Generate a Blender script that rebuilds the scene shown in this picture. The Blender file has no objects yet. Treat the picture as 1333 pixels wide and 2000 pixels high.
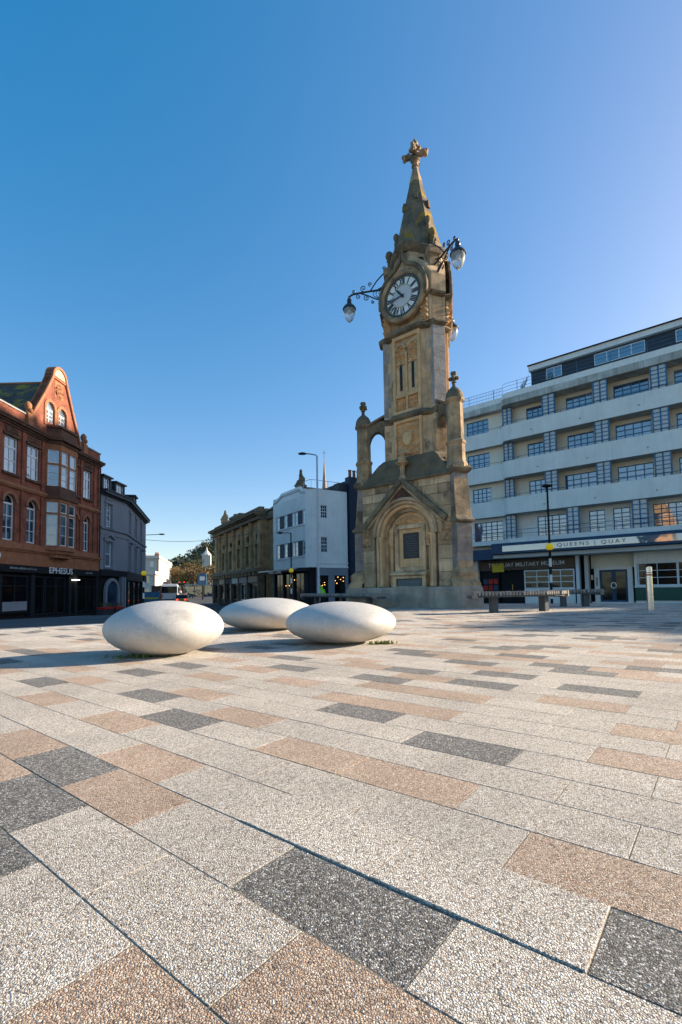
import bpy, bmesh, math, random
from mathutils import Vector, Matrix, noise as mnoise
random.seed(7)
PI = math.pi
R = math.radians
SC = bpy.context.scene
COL = SC.collection

# ---------------------------------------------------------------- camera
cam_d = bpy.data.cameras.new('camera')
cam = bpy.data.objects.new('camera', cam_d); COL.objects.link(cam)
PITCH, ROLL, FPX = .0616, -.0154, 941.557
cam_d.sensor_fit = 'VERTICAL'; cam_d.sensor_height = 36; cam_d.sensor_width = 24
cam_d.lens = FPX / 2000 * 36
cam_d.shift_y = (1094.74 - 1000) / 2000
cam_d.clip_start = .05; cam_d.clip_end = 5000
_f = Vector((0, math.cos(PITCH), math.sin(PITCH))); _u = Vector((0, -math.sin(PITCH), math.cos(PITCH))); _r = Vector((1, 0, 0))
_r2 = _r*math.cos(ROLL) + _u*math.sin(ROLL); _u2 = _u*math.cos(ROLL) - _r*math.sin(ROLL)
cam.matrix_world = Matrix(((_r2.x, _u2.x, -_f.x, 0), (_r2.y, _u2.y, -_f.y, 0), (_r2.z, _u2.z, -_f.z, .5), (0, 0, 0, 1)))
SC.camera = cam

# ---------------------------------------------------------------- sky, sun, exposure
SUN_AZ, SUN_EL = R(17), R(19)                 # measured from +X towards +Y
sun_dir = Vector((math.cos(SUN_AZ)*math.cos(SUN_EL), math.sin(SUN_AZ)*math.cos(SUN_EL), math.sin(SUN_EL)))
W = bpy.data.worlds.new('World'); SC.world = W; W.use_nodes = True
wn = W.node_tree
sky = wn.nodes.new('ShaderNodeTexSky'); sky.sky_type = 'NISHITA'; sky.sun_disc = False
sky.sun_elevation = SUN_EL; sky.sun_rotation = PI/2 - SUN_AZ
sky.altitude = 0; sky.air_density = 0.85; sky.dust_density = 0.8; sky.ozone_density = 1.15
bg = wn.nodes['Background']; bg.inputs['Strength'].default_value = .149
hsn = wn.nodes.new('ShaderNodeHueSaturation'); hsn.inputs['Hue'].default_value = .511; hsn.inputs['Saturation'].default_value = 1.5      # deep winter blue, as through a polariser
gmn = wn.nodes.new('ShaderNodeGamma'); gmn.inputs['Gamma'].default_value = .65
wn.links.new(sky.outputs[0], hsn.inputs['Color']); wn.links.new(hsn.outputs[0], gmn.inputs['Color']); tnt = wn.nodes.new('ShaderNodeMix'); tnt.data_type = 'RGBA'; tnt.blend_type = 'MULTIPLY'; tnt.inputs['Factor'].default_value = 1; tnt.inputs['B'].default_value = (1,1,1,1)
wn.links.new(gmn.outputs[0], tnt.inputs['A']); wn.links.new(tnt.outputs['Result'], bg.inputs['Color'])
sl = bpy.data.lights.new('sun', 'SUN'); sl.energy = 4.6; sl.angle = R(.55); sl.color = (1, .87, .70)
so = bpy.data.objects.new('sun', sl); COL.objects.link(so)
so.rotation_euler = sun_dir.to_track_quat('Z', 'Y').to_euler(); so.location = (40, 12, 30)
SC.view_settings.view_transform = 'Standard'; SC.view_settings.look = 'None'
SC.view_settings.exposure = 1.35; SC.view_settings.gamma = 1; SC.view_settings.use_curve_mapping = False

# ---------------------------------------------------------------- helpers
def S(t):
    t = min(1., max(0., t)); return t*t*(3-2*t)
def zg(x, y):
    """height of the ground: flat round the camera, falling gently to the streets, climbing again far off"""
    r = math.hypot(x, y)
    z = -.9*S((r-12)/34) - .45*S((-x-6)/14)*S((r-12)/20)
    z += .85*S((y-55)/50) + 4.5*S((y-105)/120)
    return z

class MB:
    """collects shapes; build() links them as one mesh object"""
    def __init__(s): s.v = []; s.f = []; s.mi = []; s.cm = 0; s.T = None
    def add(s, vs, fs):
        o = len(s.v)
        if s.T is not None: vs = [tuple(s.T @ Vector(p)) for p in vs]
        s.v += [tuple(p) for p in vs]; s.f += [tuple(i+o for i in f) for f in fs]; s.mi += [s.cm]*len(fs); return s
    def box(s, x0, x1, y0, y1, z0, z1):
        return s.add([(x0,y0,z0),(x1,y0,z0),(x1,y1,z0),(x0,y1,z0),(x0,y0,z1),(x1,y0,z1),(x1,y1,z1),(x0,y1,z1)],
                     [(3,2,1,0),(4,5,6,7),(0,1,5,4),(1,2,6,5),(2,3,7,6),(3,0,4,7)])
    def bar(s, a, b, w, d=None):
        """box beam from a to b, width w, depth d"""
        a = Vector(a); b = Vector(b); d = d or w; t = (b-a).normalized()
        up = Vector((0,0,1)) if abs(t.z) < .95 else Vector((0,1,0))
        x = t.cross(up).normalized()*w/2; y = x.cross(t).normalized()*d/2
        return s.add([a-x-y,a+x-y,a+x+y,a-x+y,b-x-y,b+x-y,b+x+y,b-x+y],[(3,2,1,0),(4,5,6,7),(0,1,5,4),(1,2,6,5),(2,3,7,6),(3,0,4,7)])
    def loft(s, rings, cap0=True, cap1=True, skip=None):
        """rings: list of equal-length closed loops of 3D points"""
        n = len(rings[0]); vs = [p for r in rings for p in r]; fs = []
        for k in range(len(rings)-1):
            for i in range(n):
                if skip and skip(k, i): continue
                j = (i+1) % n; fs.append((k*n+i, k*n+j, (k+1)*n+j, (k+1)*n+i))
        if cap0: fs.append(tuple(reversed(range(n))))
        if cap1: fs.append(tuple(range((len(rings)-1)*n, len(rings)*n)))
        return s.add(vs, fs)
    def prism(s, pts, z0, z1): return s.loft([[(x,y,z0) for x,y in pts],[(x,y,z1) for x,y in pts]])
    def ext(s, pts, y0, y1):
        """polygon in the facade plane (u, z) extruded through y"""
        return s.loft([[(u,y0,z) for u,z in pts],[(u,y1,z) for u,z in pts]])
    def strip(s, A, B, y0, y1):
        """band between two polylines of (u,z), extruded through y: convex pieces"""
        vs = []; fs = []; n = len(A)-1
        for (u,z),(p,q) in zip(A,B): vs += [(u,y0,z),(p,y0,q),(p,y1,q),(u,y1,z)]
        for i in range(n):
            a = 4*i; b = a+4
            fs += [(a,a+1,b+1,b),(a+1,a+2,b+2,b+1),(a+2,a+3,b+3,b+2),(a+3,a,b,b+3)]
        fs += [(0,3,2,1),(4*n,4*n+1,4*n+2,4*n+3)]
        return s.add(vs, fs)
    def arc(s, cx, cz, r0, r1, a0, a1, n, y0, y1):
        A = [(cx+r0*math.cos(a0+(a1-a0)*i/n), cz+r0*math.sin(a0+(a1-a0)*i/n)) for i in range(n+1)]
        B = [(cx+r1*math.cos(a0+(a1-a0)*i/n), cz+r1*math.sin(a0+(a1-a0)*i/n)) for i in range(n+1)]
        vs = []; fs = []
        for (u,z),(p,q) in zip(A,B): vs += [(u,y0,z),(p,y0,q),(p,y1,q),(u,y1,z)]
        for i in range(n):
            a = 4*i; b = a+4
            fs += [(a,a+1,b+1,b),(a+1,a+2,b+2,b+1),(a+2,a+3,b+3,b+2),(a+3,a,b,b+3)]
        if abs(abs(a1-a0)-2*PI) > 1e-4: fs += [(0,3,2,1),(4*n,4*n+1,4*n+2,4*n+3)]
        return s.add(vs, fs)
    def disc(s, cx, cz, r, y0, y1, n=32, sx=1): return s.ext([(cx+sx*r*math.cos(2*PI*i/n), cz+r*math.sin(2*PI*i/n)) for i in range(n)], y0, y1)
    def tube(s, path, r, n=6, cap=True):
        P = [Vector(p) for p in path]; rs = r if isinstance(r,(list,tuple)) else [r]*len(P); rings = []
        for i,p in enumerate(P):
            t = (P[min(i+1,len(P)-1)]-P[max(i-1,0)]).normalized()
            up = Vector((0,0,1)) if abs(t.z) < .9 else Vector((1,0,0))
            x = t.cross(up).normalized(); y = x.cross(t)
            rings.append([p+(x*math.cos(2*PI*k/n)+y*math.sin(2*PI*k/n))*rs[i] for k in range(n)])
        return s.loft(rings, cap, cap)
    def lathe(s, prof, n=24, cx=0, cy=0, rot=0, sx=1, sy=1):
        return s.loft([[(cx+sx*max(r,1e-4)*math.cos(rot+2*PI*k/n), cy+sy*max(r,1e-4)*math.sin(rot+2*PI*k/n), z) for k in range(n)] for r,z in prof])
    def ball(s, c, r, n=12, m=8, sx=1, sy=1, sz=1, wob=0, seed=0):
        pr = []
        for i in range(m+1):
            a = -PI/2+PI*i/m
            ring = []
            for k in range(n):
                b = 2*PI*k/n; d = Vector((math.cos(a)*math.cos(b), math.cos(a)*math.sin(b), math.sin(a)))
                q = 1+(wob*mnoise.noise(d*2.3+Vector((seed*7.1,seed*3.3,seed))) if wob else 0)
                ring.append((c[0]+d.x*r*sx*q, c[1]+d.y*r*sy*q, c[2]+d.z*r*sz*q))
            pr.append(ring)
        return s.loft(pr)
    def wall(s, u0, u1, z0, z1, holes, y0, y1):
        """solid wall with rectangular openings (u0,u1,z0,z1)"""
        zs = sorted({z0,z1,*[min(max(h[2],z0),z1) for h in holes],*[min(max(h[3],z0),z1) for h in holes]})
        for a,b in zip(zs,zs[1:]):
            m = (a+b)/2; hs = sorted((h[0],h[1]) for h in holes if h[2] < m < h[3]); u = u0
            for p,q in hs:
                if p > u: s.box(u,p,y0,y1,a,b)
                u = max(u,q)
            if u1 > u: s.box(u,u1,y0,y1,a,b)
        return s
    def relief(s, u0, u1, z0, z1, y, depth, freq, seed=0, n=26, mask=None):
        """carved panel: a displaced sheet facing -y"""
        n = int(n*1.7)
        m = max(4,int(n*(z1-z0)/(u1-u0))); g = []
        for j in range(m+1):
            for i in range(n+1):
                a = i/n; b = j/m; u = u0+(u1-u0)*a; z = z0+(z1-z0)*b
                q = Vector((u*freq+seed*11.3, z*freq, seed*5.7))
                w = mnoise.noise_vector(q*.8)*.35; d1 = mnoise.voronoi(q*1.25+w)[0]; d2 = mnoise.voronoi(q*2.9+w)[0]
                hgt = max(0.,1.15-1.5*d1[0])*.75+.45*min(1.,(d2[1]-d2[0])*2.2)*(.4+.6*max(0.,1-d1[0]))
                hgt = min(1., hgt)
                if mask: hgt *= mask(u,z)
                e = min(a,1-a,b,1-b); hgt *= min(1,e*12)
                g.append((u, y-depth*hgt, z))
        return s.add(g, [(j*(n+1)+i, j*(n+1)+i+1, (j+1)*(n+1)+i+1, (j+1)*(n+1)+i) for j in range(m) for i in range(n)])
    def build(s, name, mat, parent=None, smooth=None, bevel=0, recalc=True, absz=True):
        me = bpy.data.meshes.new(name); me.from_pydata(s.v, [], s.f)
        mats = mat if isinstance(mat,(list,tuple)) else [mat]
        for m in mats: me.materials.append(m)
        if len(mats) > 1: me.polygons.foreach_set('material_index', s.mi)
        if recalc or bevel:
            bm = bmesh.new(); bm.from_mesh(me)
            bmesh.ops.recalc_face_normals(bm, faces=bm.faces)
            if bevel: bmesh.ops.bevel(bm, geom=[e for e in bm.edges if e.is_manifold and e.calc_face_angle(0) > .5], offset=bevel, segments=1, affect='EDGES', profile=.5)
            bm.to_mesh(me); bm.free()
        if smooth:
            me.shade_smooth(); me.set_sharp_from_angle(angle=R(smooth))
        o = bpy.data.objects.new(name, me); COL.objects.link(o)
        if parent is not None:
            o.parent = parent
            if absz and parent.parent is None and parent.type == 'EMPTY': o.location.z = -parent.location.z
        return o

def tag(o, label=None, cat=None, group=None, kind=None):
    if label: o['label'] = label
    if cat: o['category'] = cat
    if group: o['group'] = group
    if kind: o['kind'] = kind
    return o
def thing(name, label, cat, loc=(0,0,0), rotz=0, group=None):
    o = bpy.data.objects.new(name, None); COL.objects.link(o); o.empty_display_size = .2
    o.location = loc; o.rotation_euler = (0,0,rotz); return tag(o, label, cat, group)
def inst(src, parent, loc=None, rot=None, name=None, scale=None):
    o = src.copy(); COL.objects.link(o); o.parent = parent
    if loc is not None: o.location = loc
    if rot is not None: o.rotation_euler = rot
    if scale is not None: o.scale = scale
    return o
def dup(root, loc, rotz, label=None):
    r = root.copy(); COL.objects.link(r); r.location = loc; r.rotation_euler = (0,0,rotz)
    if label: r['label'] = label
    for ch in list(root.children):
        c = ch.copy(); COL.objects.link(c); c.parent = r; c.location.z = ch.location.z + root.location.z - loc[2]
        for g in ch.children:
            d = g.copy(); COL.objects.link(d); d.parent = c
    return r
def text(body, size, mat, parent, loc, extrude=.01, sx=1, bold=0, space=1):
    """raised lettering, centred on loc, each letter a piece of its own"""
    c = bpy.data.curves.new('letter', 'FONT'); c.body = body; c.size = size; c.extrude = extrude; c.align_x = 'CENTER'; c.align_y = 'CENTER'
    c.offset = bold; c.space_character = space
    tmp = bpy.data.objects.new('letter', c); COL.objects.link(tmp)
    me = bpy.data.meshes.new_from_object(tmp.evaluated_get(bpy.context.evaluated_depsgraph_get())); bpy.data.objects.remove(tmp)
    nb = [[] for _ in me.vertices]; isl = [-1]*len(me.vertices); groups = []
    for e in me.edges: a,b = e.vertices; nb[a].append(b); nb[b].append(a)
    for i in range(len(isl)):
        if isl[i] < 0:
            st = [i]; isl[i] = len(groups); g = []
            while st:
                k = st.pop(); g.append(k)
                for j in nb[k]:
                    if isl[j] < 0: isl[j] = isl[i]; st.append(j)
            groups.append(g)
    # outline shells of one letter overlap in x: merge them
    spans = sorted((min(me.vertices[k].co.x for k in g), max(me.vertices[k].co.x for k in g), gi) for gi,g in enumerate(groups)); letters = []
    for x0,x1,gi in spans:
        if letters and x0 < letters[-1][1]-1e-4: letters[-1][1] = max(letters[-1][1],x1); letters[-1][2].append(gi)
        else: letters.append([x0,x1,[gi]])
    owner = {gi:n for n,l in enumerate(letters) for gi in l[2]}
    for n in range(len(letters)):
        mb = MB(); ren = {}
        for i,v in enumerate(me.vertices):
            if owner[isl[i]] == n: ren[i] = len(mb.v); mb.v.append((loc[0]+v.co.x*sx, loc[1]-v.co.z, loc[2]+v.co.y))
        for p in me.polygons:
            if owner[isl[p.vertices[0]]] == n: mb.f.append(tuple(ren[i] for i in p.vertices)); mb.mi.append(0)
        mb.build('letter', mat, parent, recalc=False)
    bpy.data.meshes.remove(me)

# ---------------------------------------------------------------- materials
def mk(name, c1, c2=None, scale=3., rough=.85, bump=.15, bscale=30., streak=0., scol=(.05,.045,.04), moss=None, rand=0., metal=0., spec=.4, lo=.35, hi=.65, emit=None, coat=0., alpha=None):
    m = bpy.data.materials.new(name); m.use_nodes = True; nt = m.node_tree; N = nt.nodes; L = nt.links; b = N['Principled BSDF']
    b.inputs['Roughness'].default_value = rough; b.inputs['Metallic'].default_value = metal; b.inputs['Specular IOR Level'].default_value = spec
    if coat: b.inputs['Coat Weight'].default_value = coat
    c2 = c2 or tuple(x*.8 for x in c1)
    geo = N.new('ShaderNodeNewGeometry')
    def nz(sc, det=6, vec=None, ro=.6):
        n = N.new('ShaderNodeTexNoise'); n.inputs['Scale'].default_value = sc; n.inputs['Detail'].default_value = det; n.inputs['Roughness'].default_value = ro
        L.new(vec or geo.outputs['Position'], n.inputs['Vector']); return n.outputs['Fac']
    def ramp(fac, a, bb):
        r = N.new('ShaderNodeMapRange'); r.inputs['From Min'].default_value = a; r.inputs['From Max'].default_value = bb; L.new(fac, r.inputs['Value']); return r.outputs['Result']
    def mix(fac, A, B, mode='MIX'):
        x = N.new('ShaderNodeMix'); x.data_type = 'RGBA'; x.blend_type = mode
        for sck,val in ((x.inputs['Factor'],fac),(x.inputs['A'],A),(x.inputs['B'],B)):
            if isinstance(val,(int,float)): sck.default_value = val
            elif isinstance(val,tuple): sck.default_value = (*val,1)
            else: L.new(val,sck)
        return x.outputs['Result']
    col = mix(ramp(nz(scale), lo, hi), c1, c2)
    if streak:
        mp = N.new('ShaderNodeMapping'); mp.inputs['Scale'].default_value = (5,5,.45); L.new(geo.outputs['Position'], mp.inputs['Vector'])
        f = ramp(nz(1.,8,mp.outputs['Vector'],.7), .48, .75); ml = N.new('ShaderNodeMath'); ml.operation = 'MULTIPLY'; ml.inputs[1].default_value = streak; L.new(f, ml.inputs[0])
        col = mix(ml.outputs[0], col, scol)
    if moss:
        mc, amt, ms = moss; col = mix(ramp(nz(ms,8), .62-amt, .72-amt), col, mc)
    if rand:
        oi = N.new('ShaderNodeObjectInfo'); rg = N.new('ShaderNodeMapRange'); rg.inputs['To Min'].default_value = 1-rand; rg.inputs['To Max'].default_value = 1+rand; L.new(oi.outputs['Random'], rg.inputs['Value'])
        hs = N.new('ShaderNodeHueSaturation'); L.new(rg.outputs['Result'], hs.inputs['Value']); L.new(col, hs.inputs['Color']); col = hs.outputs['Color']
    L.new(col, b.inputs['Base Color'])
    if bump:
        bp = N.new('ShaderNodeBump'); bp.inputs['Strength'].default_value = bump; bp.inputs['Distance'].default_value = .02; L.new(nz(bscale,5), bp.inputs['Height']); L.new(bp.outputs['Normal'], b.inputs['Normal'])
    if emit: b.inputs['Emission Color'].default_value = (*emit[0],1); b.inputs['Emission Strength'].default_value = emit[1]
    return m

def paving(name, stones, gap, gapw=.06):
    """exposed-aggregate slab: small stones set in a darker matrix"""
    m = bpy.data.materials.new(name); m.use_nodes = True; nt = m.node_tree; N = nt.nodes; L = nt.links; b = N['Principled BSDF']
    b.inputs['Roughness'].default_value = .8; b.inputs['Specular IOR Level'].default_value = .35
    geo = N.new('ShaderNodeNewGeometry')
    wz = N.new('ShaderNodeTexNoise'); wz.inputs['Scale'].default_value = 90; wz.inputs['Detail'].default_value = 2; L.new(geo.outputs['Position'], wz.inputs['Vector'])
    wm = N.new('ShaderNodeVectorMath'); wm.operation = 'MULTIPLY_ADD'; L.new(wz.outputs['Color'], wm.inputs[0]); wm.inputs[1].default_value = (.009,.009,.009); L.new(geo.outputs['Position'], wm.inputs[2])
    v = N.new('ShaderNodeTexVoronoi'); v.inputs['Scale'].default_value = 290; L.new(wm.outputs[0], v.inputs['Vector'])
    ve = N.new('ShaderNodeTexVoronoi'); ve.feature = 'DISTANCE_TO_EDGE'; ve.inputs['Scale'].default_value = 290; L.new(wm.outputs[0], ve.inputs['Vector'])
    sep = N.new('ShaderNodeSeparateColor'); L.new(v.outputs['Color'], sep.inputs[0])
    cr = N.new('ShaderNodeValToRGB'); cr.color_ramp.interpolation = 'LINEAR'; e = cr.color_ramp.elements
    while len(e) < len(stones): e.new(.5)
    for i,(p,c) in enumerate(stones): e[i].position = p; e[i].color = (*c,1)
    L.new(sep.outputs[0], cr.inputs[0])
    gm = N.new('ShaderNodeMapRange'); gm.inputs['From Min'].default_value = gapw*.3; gm.inputs['From Max'].default_value = gapw*2.4; L.new(ve.outputs['Distance'], gm.inputs['Value'])
    mx = N.new('ShaderNodeMix'); mx.data_type = 'RGBA'; L.new(gm.outputs['Result'], mx.inputs['Factor']); mx.inputs['A'].default_value = (*gap,1); L.new(cr.outputs['Color'], mx.inputs['B'])
    # broad wear
    n2 = N.new('ShaderNodeTexNoise'); n2.inputs['Scale'].default_value = 1.7; n2.inputs['Detail'].default_value = 9; n2.inputs['Roughness'].default_value = .65; L.new(geo.outputs['Position'], n2.inputs['Vector'])
    r2 = N.new('ShaderNodeMapRange'); r2.inputs['From Min'].default_value = .3; r2.inputs['From Max'].default_value = .7; r2.inputs['To Min'].default_value = .76; r2.inputs['To Max'].default_value = 1.14; L.new(n2.outputs['Fac'], r2.inputs['Value'])
    oi = N.new('ShaderNodeObjectInfo'); r3 = N.new('ShaderNodeMapRange'); r3.inputs['To Min'].default_value = .93; r3.inputs['To Max'].default_value = 1.07; L.new(oi.outputs['Random'], r3.inputs['Value'])
    mm = N.new('ShaderNodeMath'); mm.operation = 'MULTIPLY'; L.new(r2.outputs['Result'], mm.inputs[0]); L.new(r3.outputs['Result'], mm.inputs[1])
    hs = N.new('ShaderNodeHueSaturation'); L.new(mm.outputs[0], hs.inputs['Value']); L.new(mx.outputs['Result'], hs.inputs['Color'])
    # trodden gum and drips: small irregular pale-grey spots, sparse
    gv = N.new('ShaderNodeTexVoronoi'); gv.inputs['Scale'].default_value = 2.6; L.new(geo.outputs['Position'], gv.inputs['Vector'])
    gn = N.new('ShaderNodeTexNoise'); gn.inputs['Scale'].default_value = 60; L.new(geo.outputs['Position'], gn.inputs['Vector'])
    ga = N.new('ShaderNodeMath'); ga.operation = 'MULTIPLY_ADD'; L.new(gn.outputs['Fac'], ga.inputs[0]); ga.inputs[1].default_value = .05; L.new(gv.outputs['Distance'], ga.inputs[2])
    gr = N.new('ShaderNodeMapRange'); gr.inputs['From Min'].default_value = .066; gr.inputs['From Max'].default_value = .058; gr.inputs['To Max'].default_value = .75; L.new(ga.outputs[0], gr.inputs['Value'])
    gx_ = N.new('ShaderNodeMix'); gx_.data_type = 'RGBA'; L.new(gr.outputs['Result'], gx_.inputs['Factor']); L.new(hs.outputs['Color'], gx_.inputs['A']); gx_.inputs['B'].default_value = (.30,.28,.26,1)
    L.new(gx_.outputs['Result'], b.inputs['Base Color'])
    # stones stand proud by differing amounts
    ad = N.new('ShaderNodeMath'); ad.operation = 'MULTIPLY_ADD'; L.new(sep.outputs[1], ad.inputs[0]); ad.inputs[1].default_value = .7; L.new(gm.outputs['Result'], ad.inputs[2])
    sb = N.new('ShaderNodeMath'); sb.operation = 'SUBTRACT'; L.new(ad.outputs[0], sb.inputs[0]); L.new(v.outputs['Distance'], sb.inputs[1])
    bp = N.new('ShaderNodeBump'); bp.inputs['Strength'].default_value = .62; bp.inputs['Distance'].default_value = .0026; L.new(sb.outputs[0], bp.inputs['Height']); L.new(bp.outputs['Normal'], b.inputs['Normal'])
    return m

def brick(name, c1, c2, mortar, bw=.225, bh=.075, rough=.9, ms=.012, bump=.4):
    m = bpy.data.materials.new(name); m.use_nodes = True; nt = m.node_tree; N = nt.nodes; L = nt.links; b = N['Principled BSDF']
    b.inputs['Roughness'].default_value = rough; b.inputs['Specular IOR Level'].default_value = .25
    tc = N.new('ShaderNodeTexCoord'); sx = N.new('ShaderNodeSeparateXYZ'); L.new(tc.outputs['Object'], sx.inputs[0])
    ad = N.new('ShaderNodeMath'); L.new(sx.outputs['X'], ad.inputs[0]); L.new(sx.outputs['Y'], ad.inputs[1])
    cb = N.new('ShaderNodeCombineXYZ'); L.new(ad.outputs[0], cb.inputs['X']); L.new(sx.outputs['Z'], cb.inputs['Y'])
    t = N.new('ShaderNodeTexBrick'); t.inputs['Scale'].default_value = 1; t.inputs['Brick Width'].default_value = bw; t.inputs['Row Height'].default_value = bh; t.inputs['Mortar Size'].default_value = ms
    t.inputs['Color1'].default_value = (*c1,1); t.inputs['Color2'].default_value = (*c2,1); t.inputs['Mortar'].default_value = (*mortar,1); L.new(cb.outputs[0], t.inputs['Vector'])
    geo = N.new('ShaderNodeNewGeometry'); n2 = N.new('ShaderNodeTexNoise'); n2.inputs['Scale'].default_value = 1.3; n2.inputs['Detail'].default_value = 9; L.new(geo.outputs['Position'], n2.inputs['Vector'])
    r2 = N.new('ShaderNodeMapRange'); r2.inputs['From Min'].default_value = .3; r2.inputs['From Max'].default_value = .7; r2.inputs['To Min'].default_value = .65; r2.inputs['To Max'].default_value = 1.2; L.new(n2.outputs['Fac'], r2.inputs['Value'])
    hs = N.new('ShaderNodeHueSaturation'); L.new(r2.outputs['Result'], hs.inputs['Value']); L.new(t.outputs['Color'], hs.inputs['Color']); L.new(hs.outputs['Color'], b.inputs['Base Color'])
    bp = N.new('ShaderNodeBump'); bp.inputs['Strength'].default_value = bump; bp.inputs['Distance'].default_value = .01; bp.invert = True; L.new(t.outputs['Fac'], bp.inputs['Height']); L.new(bp.outputs['Normal'], b.inputs['Normal'])
    return m

def glassy(name, c, rough=.04, spec=.9, wob=.02, ior=2.1):
    m = bpy.data.materials.new(name); m.use_nodes = True; nt = m.node_tree; N = nt.nodes; L = nt.links; b = N['Principled BSDF']
    b.inputs['Roughness'].default_value = rough; b.inputs['Specular IOR Level'].default_value = spec; b.inputs['IOR'].default_value = ior
    oi = N.new('ShaderNodeObjectInfo'); mr = N.new('ShaderNodeMapRange'); mr.inputs['To Min'].default_value = .5; mr.inputs['To Max'].default_value = 1.5; L.new(oi.outputs['Random'], mr.inputs['Value'])
    hs = N.new('ShaderNodeHueSaturation'); hs.inputs['Color'].default_value = (*c,1); L.new(mr.outputs['Result'], hs.inputs['Value']); L.new(hs.outputs['Color'], b.inputs['Base Color'])
    g = N.new('ShaderNodeNewGeometry'); n = N.new('ShaderNodeTexNoise'); n.inputs['Scale'].default_value = 1.1; n.inputs['Detail'].default_value = 1; L.new(g.outputs['Position'], n.inputs['Vector'])
    bp = N.new('ShaderNodeBump'); bp.inputs['Strength'].default_value = wob; bp.inputs['Distance'].default_value = .5; L.new(n.outputs['Fac'], bp.inputs['Height']); L.new(bp.outputs['Normal'], b.inputs['Normal'])
    return m

M = {}
M['slab_light'] = paving('slab_light', [(0,(.19,.155,.13)),(.14,(.42,.35,.28)),(.45,(.64,.555,.455)),(.8,(.74,.665,.57)),(1,(.86,.80,.72))], (.15,.123,.10), .05)
M['slab_pink'] = paving('slab_pink', [(0,(.22,.15,.11)),(.22,(.44,.295,.20)),(.55,(.60,.43,.305)),(.8,(.63,.49,.37)),(1,(.74,.63,.52))], (.13,.095,.072), .05)
M['slab_dark'] = paving('slab_dark', [(0,(.08,.073,.066)),(.35,(.15,.138,.125)),(.6,(.26,.24,.215)),(.85,(.43,.40,.36)),(1,(.66,.62,.56))], (.042,.039,.036), .055)
M['mortar'] = mk('mortar', (.30,.25,.18), (.20,.165,.12), 9, .95, .5, 80, moss=((.13,.12,.03), .06, 14))
M['asphalt'] = mk('asphalt', (.045,.045,.047), (.065,.064,.063), .6, .9, .5, 90)
M['kerb'] = mk('kerb', (.34,.33,.31), (.24,.23,.22), 6, .85, .3, 60, rand=.12)
M['footway'] = mk('footway', (.10,.095,.09), (.07,.066,.062), 1.5, .9, .3, 40)
M['pebble'] = mk('pebble', (.57,.525,.47), (.475,.44,.395), 60, .58, .16, 200, streak=.4, scol=(.30,.27,.23), spec=.35, moss=((.34,.305,.26), -.02, 2.6))
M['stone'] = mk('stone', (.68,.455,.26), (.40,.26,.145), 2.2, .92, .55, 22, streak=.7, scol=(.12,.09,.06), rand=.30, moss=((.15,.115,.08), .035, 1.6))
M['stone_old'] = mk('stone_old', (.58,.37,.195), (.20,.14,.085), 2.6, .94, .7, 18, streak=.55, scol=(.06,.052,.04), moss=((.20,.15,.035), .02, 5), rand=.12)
M['stone_roof'] = mk('stone_roof', (.12,.088,.055), (.20,.145,.085), 3, .95, .8, 16, streak=.3, moss=((.15,.13,.03), .03, 4))
M['stone_spire'] = mk('stone_spire', (.105,.085,.06), (.24,.18,.11), 2.4, .95, .8, 20, streak=.5, scol=(.05,.045,.04), moss=((.34,.20,.02), .09, 3.0))
M['limestone'] = mk('limestone', (.46,.39,.34), (.29,.245,.22), 3.5, .8, .5, 14, streak=.4, scol=(.10,.09,.08), rand=.22)
M['limestone_dark'] = mk('limestone_dark', (.31,.25,.205), (.18,.145,.12), 3.2, .85, .5, 16, streak=.5, scol=(.06,.055,.05), rand=.15)
M['carved'] = mk('carved', (.82,.50,.24), (.58,.35,.17), 3.5, .92, .4, 30, streak=.25, scol=(.14,.11,.08))
M['plinth_stone'] = mk('plinth_stone', (.46,.36,.275), (.27,.21,.16), 2.4, .9, .6, 16, streak=.5, scol=(.12,.10,.085))
M['cap_render'] = mk('cap_render', (.66,.47,.30), (.55,.38,.24), 2, .85, .2, 20, streak=.25, scol=(.3,.2,.12))
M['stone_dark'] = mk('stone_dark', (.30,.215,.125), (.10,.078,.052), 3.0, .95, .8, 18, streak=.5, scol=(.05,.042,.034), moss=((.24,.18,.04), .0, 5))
M['bronze'] = mk('bronze', (.075,.06,.055), (.05,.042,.04), 12, .5, .3, 60, metal=.6)
M['slate_plaque'] = mk('slate_plaque', (.10,.115,.115), (.07,.08,.08), 14, .6, .2, 60)
M['engraving'] = mk('engraving', (.26,.27,.26), None, 8, .7, 0)
M['iron'] = mk('iron', (.018,.019,.022), (.03,.03,.033), 8, .42, .1, 50, spec=.6)
M['dial_white'] = mk('dial_white', (.93,.88,.79), (.85,.80,.72), 4, .35, 0)
M['dial_grey'] = mk('dial_grey', (.66,.62,.58), (.60,.56,.53), 4, .35, 0)
M['dial_navy'] = mk('dial_navy', (.025,.028,.05), (.04,.04,.06), 8, .5, .1)
M['gold'] = mk('gold', (.65,.42,.10), (.5,.30,.06), 9, .35, 0, metal=.5)
M['brick'] = brick('brick', (.40,.105,.055), (.25,.066,.036), (.21,.115,.08))
M['terracotta'] = mk('terracotta', (.40,.165,.075), (.29,.115,.055), 2.5, .85, .3, 20, streak=.4, scol=(.07,.04,.03))
M['terracotta_dark'] = mk('terracotta_dark', (.17,.075,.045), (.09,.05,.035), 3, .9, .5, 20, streak=.5, scol=(.04,.035,.025), moss=((.09,.085,.025), -.02, 4))
M['slate'] = mk('slate', (.075,.07,.06), (.045,.042,.038), 2, .8, .5, 24, moss=((.20,.155,.02), .10, 1.1), rand=.25)
M['slate_blue'] = mk('slate_blue', (.04,.045,.055), (.03,.033,.04), 2, .6, .3, 24)
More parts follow.
